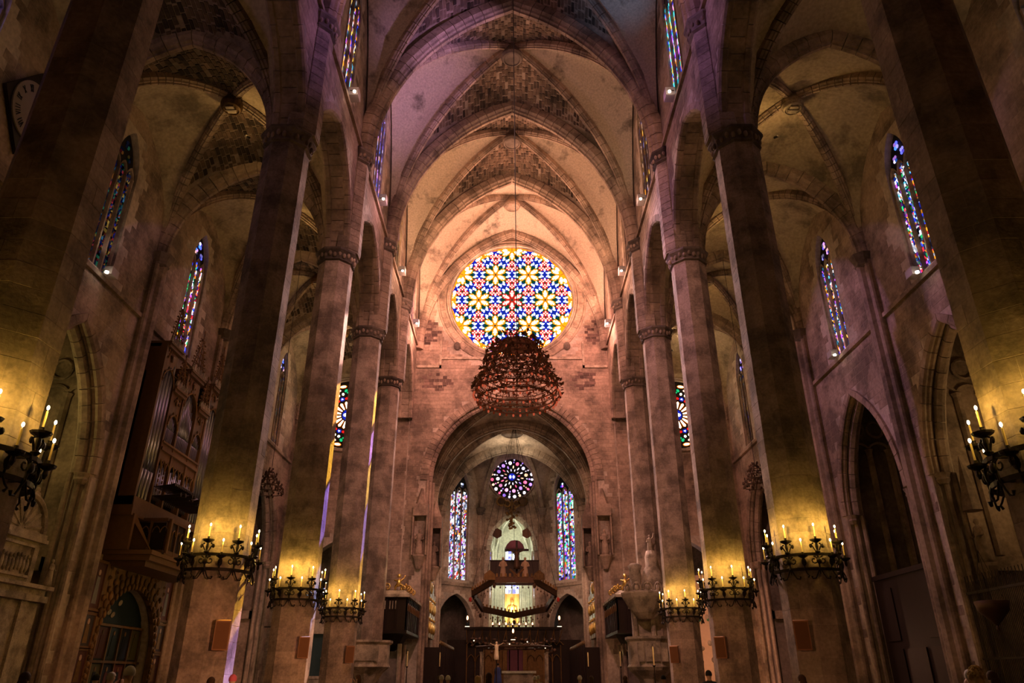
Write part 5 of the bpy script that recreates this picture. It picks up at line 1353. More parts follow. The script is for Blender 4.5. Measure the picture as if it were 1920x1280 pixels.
# ------------------------------------------------------------------ singing galleries at the chancel arch
for s, side in ((-1, 'left'), (1, 'right')):
    t = thing('singing_gallery', 'dark carved wooden singing gallery with gilded sculptures beside the %s chancel pier' % side, 'gallery', (s * 9.0, 58, 4.7))
    X0, X1, Ya, Yb = 7.45, 10.6, 54.4, 61.8
    bx = lambda a, b, c, d, e, f: MB().box(min(s * a, s * b), max(s * a, s * b), c, d, e, f)
    part('box_body', bx(X0 + .1, X1, Ya + .1, Yb, 4.7, 6.9), DWOOD, t)
    part('underside', MB().lathe([(.2, 0), (.9, .5), (1.2, 1.0), (1.5, 1.5)], (s * 9.0, 57.5, 3.3), 10), DWOOD, t)
    for k in range(9): part('post', bx(X0, X0 + .14, Ya + k * .9, Ya + k * .9 + .12, 4.7, 6.9), DWOOD, t)
    for k in range(8):
        m_ = Ya + .5 + k * .9; part('arcade_arch', MB().tube([(s * X0, m_ + u, 6.0 + v) for u, v in arch_pts(.34, .5, 4)], .04, 4), WOOD, t)
    for k in range(5): part('front_post', bx(X0 + k * .72, X0 + k * .72 + .1, Ya, Ya + .1, 4.7, 6.9), DWOOD, t)
    for k in range(6): part('baluster', MB().tube([(s * (8.3 + k * .2 + (.15 if k > 2 else 0)), Ya - .02, 6.1), (s * (8.3 + k * .2 + (.15 if k > 2 else 0)), Ya - .02, 6.65)], .045, 6), PALE, t)
    part('lower_moulding', bx(X0 - .05, X1, Ya - .05, Yb, 4.5, 4.7), DWOOD, t)
    part('pale_cornice', bx(X0 - .15, X1, Ya - .2, Yb, 6.9, 7.08).add([(s * (X0 - .15), Ya - .2, 7.08), (s * X1, Ya - .2, 7.08), (s * X1, Ya + .3, 7.4), (s * (X0 + .3), Ya + .3, 7.4), (s * (X0 + .3), Yb, 7.4), (s * (X0 - .15), Yb, 7.08)], [(0, 1, 2, 3), (0, 3, 4, 5)]), PALE, t)
    part('roof_board', bx(X0 + .3, X1, Ya + .3, Yb, 7.3, 7.42), DWOOD, t)
    for k, (dx, dy, h, kd) in enumerate(((.75, .3, 1.15, 'child'), (1.75, .3, .62, 'scroll'), (2.65, .3, .62, 'scroll'), (.4, 1.6, .6, 'scroll'), (.4, 2.9, .55, 'scroll'), (.4, 4.3, .55, 'scroll'))):
        x, y = s * (X0 + dx), Ya + dy; mb = MB()
        if kd == 'child':
            mb.ball((x, y, 7.4 + h * .45), (.17, .16, .3), 8, 6).ball((x, y - .03, 7.4 + h * .86), .15, 8, 6)
            mb.tube([(x - .1, y, 7.8), (x - .25, y, 7.6), (x - .22, y - .05, 7.42)], [.1, .09, .06], 6).tube([(x + .1, y, 7.8), (x + .3, y - .1, 7.7), (x + .35, y, 7.42)], [.1, .09, .06], 6)
            mb.tube([(x + .12, y, 8.05), (x + .35, y - .05, 8.2), (x + .45, y, 8.4)], [.07, .05, .04], 6).tube([(x - .12, y, 8.05), (x - .35, y - .05, 8.1)], [.07, .05], 6)
        else:
            for sg in (-1, 1): mb.tube(spiral((x + sg * .17, y, 7.43 + h * .42), h * .38, 1.2, -PI / 2, (sg, 0, 0), (0, 0, 1), 10), [.075 - .004 * i for i in range(11)], 6)
            mb.ball((x, y, 7.4 + h * .8), (.1, .1, .14), 7, 5)
        tag(part('gilded_child' if kd == 'child' else 'gilded_scroll', mb, GOLD, None, smooth=True),
            'gilded %s on top of the %s singing gallery, %s' % ('child figure' if kd == 'child' else 'leaf scroll', side, ['nearest the chancel', 'second from the corner', 'at the outer end', 'first along the inner side', 'second along the inner side', 'farthest along the inner side'][k]), 'sculpture')
    part('support_pier', bx(8.2, 9.8, 56.5, 58.6, 0, 3.4), DARKST, t)
    part('support_shaft', MB().tube([(s * 8.1, 56.4, 0), (s * 8.1, 56.4, 3.9)], .16, 8).tube([(s * 8.1, 58.6, 0), (s * 8.1, 58.6, 3.9)], .16, 8), STONE, t)
    light('POINT', (s * 7.6, 53.2, 8.6), 30, (1, .72, .42), .05)
# pulpits
t = thing('stone_pulpit', 'large carved stone pulpit with sculpted sounding canopy at the fifth right column', 'pulpit', (9.0, 51.2, 0))
cx, cy = 8.95, 51.2
part('pulpit_stem', MB().lathe([(1.1, 0), (.7, .4), (.55, 1.0), (.8, 1.6), (1.35, 2.1)], (cx, cy, 0), 8), PALE, t)
part('pulpit_basket', MB().lathe([(1.35, 2.1), (1.5, 2.3), (1.4, 2.45), (1.4, 3.8), (1.55, 3.95), (1.55, 4.1)], (cx, cy, 0), 8, PI / 8, PI / 8 + 2 * PI), PALE, t)
for k in range(4): part('basket_relief', MB().box(cx - .95 + k * .5, cx - .55 + k * .5, cy - 1.42, cy - 1.33, 2.6, 3.7), PALE, t)
for dx in (-.75, .45): part('carved_post', MB().lathe([(.22, 3.9), (.17, 4.3), (.15, 5.6), (.26, 6.0)], (cx + dx, cy + .2, 0), 8), PALE, t)
part('back_panel', MB().box(cx - .9, cx + .9, cy + .5, cy + .65, 3.9, 6.2), PALE, t)
part('sounding_canopy', MB().lathe([(.5, 5.2), (.9, 5.6), (1.25, 6.1), (1.5, 6.5), (1.6, 6.75), (1.6, 6.85), (1.2, 6.95)], (cx, cy, 0), 16), PALE, t)
for k in range(5):
    a = -PI / 2 + (k - 2) * .55; c = (cx + 1.35 * math.cos(a), cy + 1.35 * math.sin(a))
    f = part('shell_niche', MB().tube([(c[0] - .32 * math.sin(a) * math.cos(q) * -1, c[1] + .32 * math.cos(a) * math.cos(q) * -1, 6.9 + .5 * math.sin(q)) for q in [PI * j / 8 for j in range(9)]], .06, 5), PALE, t)
    part('seated_figure', MB().ball((c[0], c[1], 7.05), (.15, .15, .22), 7, 5).ball((c[0], c[1], 7.34), .09, 7, 5), PALE, f, smooth=True)
part('canopy_vase', MB().lathe([(.45, 6.95), (.3, 7.3), (.42, 7.8), (.38, 8.3), (.5, 8.6), (.3, 8.75)], (cx - .55, cy, 0), 10), PALE, t, smooth=True)
part('canopy_cone', MB().lathe([(.85, 6.95), (.7, 7.6), (.62, 8.2), (.4, 8.6), (.42, 9.2), (.3, 9.6)], (cx + .6, cy, 0), 10), PALE, t, smooth=True)
tag(link('trumpeting_statue', figure_mesh('statue', 1.3, PALE, 'up'), None, (cx + .6, cy, 9.4)), 'small stone figure with raised arm on the pulpit canopy', 'statue')
t = thing('stone_pulpit', 'plain panelled stone pulpit at the foot of the fifth left column', 'pulpit', (-9.4, 51.3, 0))
part('pulpit_stem', MB().lathe([(.9, 0), (.6, .4), (.6, 1.3), (1.0, 1.9), (1.45, 2.3)], (-9.4, 51.3, 0), 8), PALE, t)
part('pulpit_basket', MB().lathe([(1.5, 2.3), (1.42, 2.5), (1.42, 3.6), (1.6, 3.75), (1.6, 3.88)], (-9.4, 51.3, 0), 8, PI / 8, 3 * PI - 7 * PI / 8), PALE, t)
part('basket_relief', MB().box(-10.3, -8.5, 49.9, 49.98, 2.65, 3.5), PALE, t)

# ------------------------------------------------------------------ baldachin over the high altar
t = thing('altar_baldachin', 'dark seven-sided crown canopy hanging tilted over the high altar', 'baldachin', (0.2, 73.5, 8.0))
BC = Vector((.22, 73.6, 8.45)); Rb = 4.2
def bald(k, r=Rb, dz=0):
    a = PI / 2 + 2 * PI * k / 7; return Vector((BC.x + r * math.cos(a), BC.y + r * math.sin(a), BC.z - .32 * r * math.sin(a) + dz))
for k in range(7):
    a, b = bald(k), bald(k + 1); up = Vector((0, 0, .55)); rad = ((a + b) / 2 - BC); rad.z = 0; rad.normalize()
    side = part('crown_side', MB().add([a, b, b + up, a + up, a - rad * .25, b - rad * .25, b - rad * .25 + up, a - rad * .25 + up], [(0, 1, 2, 3), (4, 5, 6, 7), (0, 1, 5, 4), (2, 3, 7, 6)]), BRONZE, t)
    mb = MB()
    for q in range(9):
        p = a.lerp(b, (q + .5) / 9); mb.box(p.x - .09, p.x + .09, p.y - .09, p.y + .09, p.z + .5, p.z + .82)
    part('crown_merlons', mb, DGOLD, side)
    mb = MB()
    for q in range(7):
        p = a.lerp(b, q / 7); mb.tube([p, p + Vector((0, 0, -.35))], .02, 4); mb.ball(p + Vector((0, 0, -.42)), (.07, .07, .1), 6, 4)
    part('hanging_drops', mb, BRONZE, side)
    part('corner_lamp', MB().ball(bald(k, Rb + .1, -.3), (.16, .16, .22), 8, 6), BRONZE if k not in (2, 5) else plain('red_drop_%d' % k, (.5, .05, .04), .4), t)
    part('suspension_chain', MB().tube([bald(k, Rb, .5), Vector((BC.x * .5 + (BC.x) * .5, 73, 26.0))], .018, 4), BLACK, t)
    mb = MB()
    for q in range(8):
        f = q / 7; p = bald(k, Rb, .5).lerp(Vector((BC.x, BC.y, 11.3)), f); mb.ball(p + Vector((0, 0, 1.2 * math.sin(PI * f) * -.4)), .07, 5, 4)
    if k not in (0,1,2,3,4,5,6): part('garland', mb, BRONZE, t)
# brown tapestry panel and calvary figures on top
part('tapestry_panel', MB().box(-2.25, 2.75, 76.6, 76.75, 10.2, 12.6), CLOTH, t)
part('tapestry_hanger', MB().tube([(-2.3, 76.6, 12.62), (2.8, 76.6, 12.62)], .06, 6), IRON, t)
for x in (-.75, 1.35):
    part('octagonal_shield', MB().lathe([(.55, 0), (.55, .12)], (0, 0, 0), 8), DGOLD, t) if False else None
for sg in (-1, 1): part('gable_shield', MB().prism([(sg * 2.3 + .22 - .55, 9.9), (sg * 2.3 + .22 + .55, 9.9), (sg * 2.3 + .22 + .5, 10.4), (sg * 2.3 + .22, 10.8), (sg * 2.3 + .22 - .5, 10.4)], lambda a, b, d: (a, 69.7 + d, b), 0, .1), DGOLD, t)
c = thing('calvary_crucifix', 'crucifix rising above the middle of the crown canopy', 'crucifix', (.45, 71, 9.9))
part('cross', MB().box(.35, .55, 71, 71.12, 9.8, 13.7).box(-.7, 1.6, 71, 71.12, 12.7, 12.9), DWOOD, c)
link('crucified_figure', figure_mesh('crucified_figure', 2.0, BRONZE, 'cross'), c, (.45, 70.85, 11.0))
part('crossed_beams', MB().tube([(-.3, 70.8, 9.8), (1.1, 70.8, 11.0)], .09, 5).tube([(1.2, 70.8, 9.8), (-.2, 70.8, 11.0)], .09, 5), WOOD, c)
part('bowl_canopy', MB().lathe([(.1, .8), (.5, .7), (.8, .4), (.95, 0), (.8, -.2), (.3, -.3)], (.3, 74.5, 13.5), 12), MAROON, t, smooth=True)
for x, lb in ((-.85, 'left'), (1.25, 'right')):
    tag(link('mourning_figure', figure_mesh('mourning_figure', 2.1, plain('tan_figure_' + lb, (.42, .27, .17), .8), 'down', .05 if lb == 'right' else -.05, 5), None, (x, 70.9, 10.0)), 'tan robed figure standing %s of the crucifix on the canopy' % lb, 'statue')
# hanging ornament below the small rose: gilded crest with round medallions
t = thing('gilded_crest', 'gilded carved crest with round medallions hanging below the small rose window', 'ornament', (0, 86.5, 19.5))
for x, z, r in ((-1.3, 20.9, .5), (1.3, 20.9, .5), (-.55, 20.6, .35), (.55, 20.6, .35)):
    part('medallion', torus(MB(), x, z, 86.4, r, .13, 16, 6), DGOLD, t)
    part('medallion_face', MB().prism([(x + r * math.cos(2 * PI * k / 12), z + r * math.sin(2 * PI * k / 12)) for k in range(12)], lambda a, b, d: (a, 86.4 + d, b), 0, .08), BRONZE, t)
mb = MB()
for k in range(26): mb.ball((rs.uniform(-.9, .9) * (1 - k / 40), 86.4, 20.2 - k * .1), (.2, .12, .16), 6, 4)
part('leaf_carving', mb, DGOLD, t, smooth=True)
part('stem', MB().tube([(0, 86.4, 17.6), (0, 86.4, 21.0)], .09, 6), DGOLD, t)
for sg in (-1, 1):
    o = tag(part('hanging_medallion', MB().lathe([(.02, -.05), (.62, -.05), (.62, .05), (.02, .05)], (0, 0, 0), 6), BRONZE, None), 'dark hexagonal medallion in the %s of the trinity chapel arch' % ('left' if sg < 0 else 'right'), 'ornament')
    o.rotation_euler = (PI / 2, R(30), 0); o.location = (sg * 1.75, 86.8, 17.2)
# trinity chapel: golden statue, small dark statues, balustrade with seven lamps
t = thing('gilded_altar_shrine', 'bright gilded shrine with a standing figure inside the trinity chapel', 'shrine', (0, 91, 6.0))
part('shrine_case', MB().box(-.85, -.6, 91.3, 91.6, 6.3, 10.7).box(.6, .85, 91.3, 91.6, 6.3, 10.7).box(-.85, .85, 91.55, 91.7, 6.3, 10.9), GOLD, t)
link('gilded_figure', figure_mesh('gilded_figure', 3.3, GOLD, 'down'), t, (0, 91.2, 6.8)); part('pedestal', MB().box(-.8, .8, 90.9, 91.6, 6.0, 6.9), GOLD, t)
light('POINT', (0, 89.6, 8.6), 120, (1, .85, .45), .05)
for k, x in enumerate((-2.3, -1.65, -1.05, 1.05, 1.65, 2.3)):
    tag(link('small_statue', figure_mesh('small_statue', .95, BRONZE, 'down', 0, k), None, (x, 89.5, 7.4)), 'small dark statue before the gilded shrine, %s from the left' % ['first', 'second', 'third', 'fourth', 'fifth', 'sixth'][k], 'statue', 'small statues in front of the shrine')
t = thing('stone_balustrade', 'pale stone balustrade across the trinity chapel opening', 'balustrade', (0, 88.2, 5.9))
part('top_rail', MB().box(-2.7, 2.7, 88.0, 88.3, 7.15, 7.35), CREAM, t); part('bottom_rail', MB().box(-2.7, 2.7, 88.0, 88.3, 5.9, 6.2), CREAM, t)
for k in range(12): part('baluster', MB().lathe([(.09, 6.2), (.14, 6.45), (.06, 6.9), (.1, 7.15)], (-2.5 + k * .455, 88.15, 0), 8), CREAM, t)
for k in range(7):
    x = -2.15 + k * .74
    t = thing('oil_lamp', 'small lit oil lamp hanging across the chapel opening, %s from the left' % ['first', 'second', 'third', 'fourth', 'fifth', 'sixth', 'seventh'][k], 'lamp', (x, 86.2, 6.9), 'seven oil lamps before the trinity chapel')
    part('glass_cup', MB().lathe([(.03, 0), (.1, .08), (.12, .25), (.1, .26)], (x, 86.2, 6.8), 8), BRONZE, t); part('flame', MB().ball((x, 86.2, 7.18), (.08, .08, .16), 6, 5), OFL, t); part('chain', MB().tube([(x, 86.2, 7.3), (x, 86.2, 10.5)], .01, 4), IRON, t)

# ------------------------------------------------------------------ high altar area
t = thing('high_altar', 'pale stone altar table on slim legs before the gilded throne screen', 'altar', (.5, 66, 0))
part('altar_top', MB().box(-.95, 2.0, 65.6, 66.8, 2.02, 2.2), CREAM, t); part('altar_front', MB().box(-.7, 1.75, 65.8, 66.6, 1.0, 2.02), PALE, t); part('step', MB().box(-2.4, 3.4, 65, 68, 0, 1.0), DARKST, t)
t = thing('gilded_retable', 'old gilded retable with arched bishop throne behind the altar', 'altarpiece', (.3, 79.5, 0))
SY = 79.0
part('screen', MB().box(-2.7, 3.3, SY, SY + .25, 1.0, 4.7), DGOLD, t); part('wing', MB().box(-6.6, -2.7, SY + .1, SY + .25, 0, 5.2), DWOOD, t); part('wing', MB().box(3.3, 7.0, SY + .1, SY + .25, 0, 5.2), DWOOD, t)
for k in range(12): part('panel_post', MB().box(-4.6 + k * .86, -4.5 + k * .86, SY - .1, SY, 1.0, 4.7), DGOLD, t)
for k in range(11):
    if 4 < k < 7: continue
    m_ = -4.12 + k * .86; part('gothic_arch', MB().tube([(m_ + u, SY - .06, 3.2 + v) for u, v in arch_pts(.36, .6, 4)], .05, 4), DGOLD, t)
part('throne', MB().box(-.9, -.5, SY - .6, SY, 1.0, 4.5).box(1.1, 1.5, SY - .6, SY, 1.0, 4.5).box(-.5, 1.1, SY - .5, SY, 1.0, 2.1), DGOLD, t)
part('throne_back', MB().prism([(-.5, 2.1), (1.1, 2.1), (1.1, 4.1), (.3, 4.8), (-.5, 4.1)], lambda a, b, d: (a, SY - .1 + d, b), 0, .05), MAROON, t)
part('screen_crest', MB().tube([(-4.6 + k * .35, SY, 4.7 + (.35 if k % 2 else 0)) for k in range(29)], .07, 4), DGOLD, t)
t = thing('chancel_screen', 'dark carved gallery screen across the chancel with small lights', 'screen', (.2, 78, 5))
part('beam', MB().box(-4.8, 5.0, 78.0, 78.3, 6.1, 6.35), DWOOD, t); part('lattice', MB().box(-4.6, 4.8, 78.1, 78.2, 4.9, 6.1), DWOOD, t)
for k in range(24): part('lattice_bar', MB().tube([(-4.5 + k * .4, 78.05, 4.9), (-4.5 + k * .4 + (.35 if k % 2 else -.1), 78.05, 6.1)], .04, 4), DGOLD, t)
for sg in (-1, 1): part('slim_column', MB().lathe([(.16, 0), (.12, .3), (.11, 3.6), (.2, 3.8)], (.2 + sg * 2.95, 70.0, 0), 10), PALE, t)
for sg in (-1, 1): part('slim_column', MB().lathe([(.16, 0), (.12, .3), (.11, 3.6), (.2, 3.8)], (.2 + sg * 2.95, 73.5, 0), 10), PALE, t)
mb = MB()
for k in range(46): mb.ball((rs.uniform(-3.8, 4.0), 69.8 + rs.uniform(0, 3.6), 4.3 + rs.uniform(-.5, .7)), (rs.uniform(.08, .3), .1, rs.uniform(.08, .2)), 6, 4)
part('iron_foliage', mb, BRONZE, t, stuff=True)
for k in range(14): part('light_globe', MB().ball((-3.4 + k * .53, 69.6, 4.4 + .3 * math.cos(k * 1.3)), .055, 6, 5), SOFTG if k % 3 == 0 else PALE, t)
part('ring_beam', torus(MB(), .2, 0, 0, 3.4, .1, 24, 6, T=lambda a, b, d: (a, 71.5 + b, 4.2 + d)), BRONZE, t)
for x, z, lab in ((-4.05, 6.4, 'left'), (4.3, 6.4, 'right'), (.1, 5.3, 'middle')):
    t = thing('altar_light', 'orange flame lamp over a small bright strip light, %s of the altar' % lab, 'lamp', (x, 70, z))
    part('lamp_flame', MB().ball((x, 70, z + .22), (.09, .09, .2), 8, 6), OFL, t); part('strip_light', MB().box(x - .2, x + .2, 69.9, 70, z - .53, z - .48), SOFTG, t); part('lamp_body', MB().lathe([(.03, -.2), (.13, -.05), (.1, .05)], (x, 70, z), 8), BRONZE, t)
t = thing('altar_crucifix', 'ivory crucifix figure standing left of the altar', 'crucifix', (-1.25, 63.5, 0))
link('crucified_figure', figure_mesh('crucified_figure', 1.35, plain('ivory', (.85, .62, .42), .5), 'cross'), t, (-1.25, 63.3, 3.0)); part('cross', MB().box(-1.29, -1.21, 63.42, 63.5, 0, 4.7).box(-1.8, -.7, 63.42, 63.5, 4.2, 4.28), DWOOD, t)
light('POINT', (-1.25, 61.9, 3.8), 14, (1, .75, .5), .05)
# tall processional candles
for k, (x, y) in enumerate(((-9.3, 53.8), (-7.45, 56.0), (-5.5, 60.0), (5.8, 60.0), (7.85, 57.0), (9.6, 54.0))):
    if k == 5: x = 8.1; y = 45
    t = thing('processional_candle', ['yellow candle standard beside the left stone pulpit', 'yellow candle standard under the left singing gallery', 'yellow candle standard at the left chancel step', 'yellow candle standard at the right chancel step', 'yellow candle standard under the right singing gallery', 'yellow candle standard nearest the right stone pulpit'][k], 'candle', (x, y, 0), 'tall candle standards')
    z0 = 2.35 + (y - 50) * .01
    part('stand', MB().lathe([(.2, 0), (.05, .15), (.03, z0 - .1), (.1, z0)], (x, y, 0), 8), IRON, t); part('candle_shaft', MB().lathe([(.04, z0), (.04, z0 + .95), (.015, z0 + 1.0)], (x, y, 0), 8), emis('candle_lit_wax_%d' % k, (.75, .50, .12), .35, False) if False else CANDLE, t)
    light('POINT', (x, y - .5, z0 + .9), 2.2, (1, .75, .3), .03)
# side retables of the chancel and choir stalls
for s, side in ((-1, 'left'), (1, 'right')):
    t = thing('gilded_side_retable', 'narrow old-gilt side retable on the %s chancel wall' % side, 'altarpiece', (s * 7.6, 66.5, 4))
    for k in range(4): part('tier', MB().box(min(s * 7.1, s * 8.2), max(s * 7.1, s * 8.2), 64.5 + k * 1.6, 65.8 + k * 1.6, 4.8, 10.0 - .5 * k), DGOLD, t)
    for k in range(10):
        part('carved_saint', MB().ball((s * 7.05, 64.8 + (k % 4) * 1.6, 5.6 + (k // 4) * 1.6), (.16, .22, .5), 7, 5).ball((s * 7.05, 64.8 + (k % 4) * 1.6, 6.25 + (k // 4) * 1.6), .13, 6, 5), GOLD, t, smooth=True)
    for k in range(5): part('finial', MB().lathe([(.15, 0), (.08, .5), (.02, 1.3)], (s * 7.3, 64.4 + k * 1.5, 9.9 - .3 * k), 6), DGOLD, t)
    t = thing('choir_stalls', 'dark wooden choir stalls along the %s side of the chancel' % side, 'stalls', (s * 6.6, 70, 0))
    part('stall_back', MB().box(min(s * 5.9, s * 8.2), max(s * 5.9, s * 8.2), 62.8, 79, 0, 3.9), DWOOD, t)
    for k in range(12): part('stall_post', MB().box(min(s * 5.75, s * 5.9), max(s * 5.75, s * 5.9), 63 + k * 1.35, 63.15 + k * 1.35, 0, 4.1), DWOOD, t)
    part('stall_crest', MB().tube([(s * 5.85, 63 + k * .4, 4.1 + (.3 if k % 2 else .05)) for k in range(40)], .06, 4), DGOLD, t)
    # niches with statues at the chancel arch
    for k, (x, y, z, lab) in enumerate(((7.75, 61.75, 10.9, 'outer'), (6.75, 64.2, 10.3, 'inner'))):
        t = thing('niche_statue', 'stone saint in the %s canopied niche on the %s chancel arch jamb' % (lab, side), 'statue', (s * x, y, z))
        part('niche_canopy', MB().box(s * x - .62, s * x + .62, y - .5, y + .4, z + 3.2, z + 4.2).lathe([(.55, z + 4.2), (.4, z + 4.6), (.1, z + 5.6)], (s * x, y, 0), 6), STONE, t)
        part('niche_back', MB().box(s * x - .55, s * x + .55, y + .3, y + .45, z, z + 3.2), DARKST, t)
        part('niche_jamb', MB().box(s * x - .64, s * x - .52, y - .4, y + .4, z, z + 3.2).box(s * x + .52, s * x + .64, y - .4, y + .4, z, z + 3.2), STONE, t)
        link('figure', figure_mesh('figure', 2.1, STONE, 'down', 0, k), t, (s * x, y - .1, z)); part('pedestal', MB().lathe([(.2, z - 1.1), (.5, z - .3), (.62, z - .1), (.62, z)], (s * x, y, 0), 8), STONE, t)

# spot on the left chapel jamb
t = thing('chapel_spotlight', 'small bright spotlight high beside the first left chapel arch', 'spotlight', (-19.3, 26.3, 14.4))
part('lamp_head', MB().ball((-19.35, 26.45, 14.45), (.12, .16, .1), 8, 6), LAMPG, t); part('bracket', MB().tube([(-19.55, 26.3, 14.3), (-19.35, 26.4, 14.38)], .03), IRON, t)

# ------------------------------------------------------------------ people
def person_mesh(pose=0):
    """one continuous skinned body, feet at the origin, facing -Y is away from the altar; +Y looks to the altar"""
    J = {}; V_ = []; E_ = []; Rr = []
    def v(n, p, r, par=None):
        J[n] = len(V_); V_.append(p); Rr.append(r)
        if par is not None: E_.append((J[par], J[n]))
    v('pel', (0, 0, .95), .15)
    v('wai', (0, .0, 1.10), .135, 'pel'); v('che', (0, .0, 1.30), .16, 'wai'); v('nek', (0, -.01, 1.47), .065, 'che'); v('nek2', (0, 0, 1.53), .06, 'nek')
    v('hd', (0, .02, 1.62), .095, 'nek2'); v('hd2', (0, .02, 1.70), .088, 'hd')
    for s, n in ((-1, 'l'), (1, 'r')):
        v('sh' + n, (s * .19, 0, 1.42), .062, 'che'); el = (s * .27, -.02, 1.13) if pose != 1 else (s * .30, .08, 1.18); wr = (s * .24, .12, .90) if pose == 0 else ((s * .14, .28, 1.12) if pose == 2 else (s * .12, .25, 1.50))
        v('el' + n, el, .045, 'sh' + n); v('wr' + n, wr, .03, 'el' + n)
        w_ = Vector(wr); d = (w_ - Vector(el)).normalized(); v('pa' + n, tuple(w_ + d * .07), .034, 'wr' + n)
        side = Vector((0, 0, 1)).cross(d).normalized() if abs(d.z) < .95 else Vector((0, 1, 0))
        for q, (off, ln) in enumerate(((-.027, .07), (-.009, .085), (.009, .08), (.027, .062))):
            v('f%d%s' % (q, n), tuple(w_ + d * (.10 + ln * .5) + side * off), .009, 'pa' + n); v('g%d%s' % (q, n), tuple(w_ + d * (.10 + ln) + side * off + Vector((0, 0, -.012))), .008, 'f%d%s' % (q, n))
        v('th' + n, tuple(w_ + d * .06 + side * -.05 + Vector((0, 0, -.01))), .010, 'pa' + n)
        v('hp' + n, (s * .10, 0, .90), .10, 'pel'); v('kn' + n, (s * .11, .02, .50), .062, 'hp' + n); v('an' + n, (s * .11, -.02, .09), .042, 'kn' + n); v('to' + n, (s * .13, .16, .035), .035, 'an' + n)
    me = bpy.data.meshes.new('body'); me.from_pydata(V_, E_, []); o = bpy.data.objects.new('body_tmp', me); COL.objects.link(o)
    md = o.modifiers.new('skin', 'SKIN'); md.use_smooth_shade = True
    sv = me.skin_vertices[0].data
    for i, r in enumerate(Rr): sv[i].radius = (r, r * (.78 if i in (J['che'], J['wai'], J['pel']) else 1.0))
    for i in range(len(Rr)): sv[i].use_root = (i == J['pel'])
    sb = o.modifiers.new('sub', 'SUBSURF'); sb.levels = 2; sb.render_levels = 2
    dg = bpy.context.evaluated_depsgraph_get(); m2 = bpy.data.meshes.new_from_object(o.evaluated_get(dg)); bpy.data.objects.remove(o)
    return m2, J
PEOPLE = {}
def coat(m2, shirt, trousers, idx):
    m = m2.copy(); m.materials.clear()
    for x in (SKIN, shirt, trousers): m.materials.append(x)
    for p in m.polygons:
        c = p.center
        if c.z > 1.485 or (math.hypot(c.x, c.y) > .2 and c.z < .99 and c.y > .09 and c.z > .7) or (c.y > .24 and c.z > 1.0): p.material_index = 0
        elif c.z > .93 or abs(c.x) > .2: p.material_index = 1
        else: p.material_index = 2
    return m
poses = [person_mesh(k)[0] for k in range(3)]
SH = {k: plain('shirt_' + k, c, .8) for k, c in dict(white=(.75, .70, .66), grey=(.25, .23, .22), dark=(.05, .05, .06), red=(.42, .05, .06), blue=(.06, .08, .25), beige=(.45, .36, .26)).items()}
TR_ = plain('trousers', (.06, .06, .07), .8)
HR = {k: plain('hair_' + k, c, .7) for k, c in dict(brown=(.07, .035, .018), grey=(.42, .38, .34), blond=(.40, .26, .11), white=(.68, .64, .58), black=(.015, .012, .01), cap=(.65, .12, .16)).items()}
def hair_mesh(col, big=0, long_=False):
    mb = MB(); k = 1 + big; n = 14
    rows = []
    for i in range(6):
        t = i / 5 * PI * .62; rows.append((math.sin(t), math.cos(t)))
    vs = []
    for (sr, cz) in rows:
        for q in range(n):
            a = 2 * PI * q / n; front = math.sin(a) > .35 and cz < .35
            w_ = .118 * k * sr * (.93 if front else 1); vs.append((w_ * .88 * math.cos(a), .015 + w_ * math.sin(a) * (1 if not front else .9), 1.655 + .125 * k * (max(cz, .25) if front else cz)))
    fs = [(i * n + q, i * n + (q + 1) % n, (i + 1) * n + (q + 1) % n, (i + 1) * n + q) for i in range(5) for q in range(n)] + [tuple(range(n))]
    mb.add(vs, fs)
    if big:
        rr = random.Random(4)
        for q in range(60):
            a = rr.random() * 2 * PI; e = rr.uniform(-.5, 1.4); mb.ball((.12 * k * math.cos(a) * math.cos(e) * .9, .01 + .11 * k * math.sin(a) * math.cos(e), 1.66 + .12 * k * math.sin(e)), .035, 5, 4)
    if long_: mb.ball((0, -.06, 1.53), (.10, .055, .16), 10, 8)
    return mb.mesh('hair', HR[col], True)
FACE = MB().ball((0, .125, 1.645), (.012, .02, .02), 6, 4).ball((-.035, .108, 1.672), (.012, .008, .008), 6, 4).ball((.035, .108, 1.672), (.012, .008, .008), 6, 4).ball((0, .108, 1.60), (.026, .008, .007), 6, 4).ball((-.093, .02, 1.655), (.01, .02, .03), 6, 4).ball((.093, .02, 1.655), (.01, .02, .03), 6, 4).mesh('face', SKIN, True)
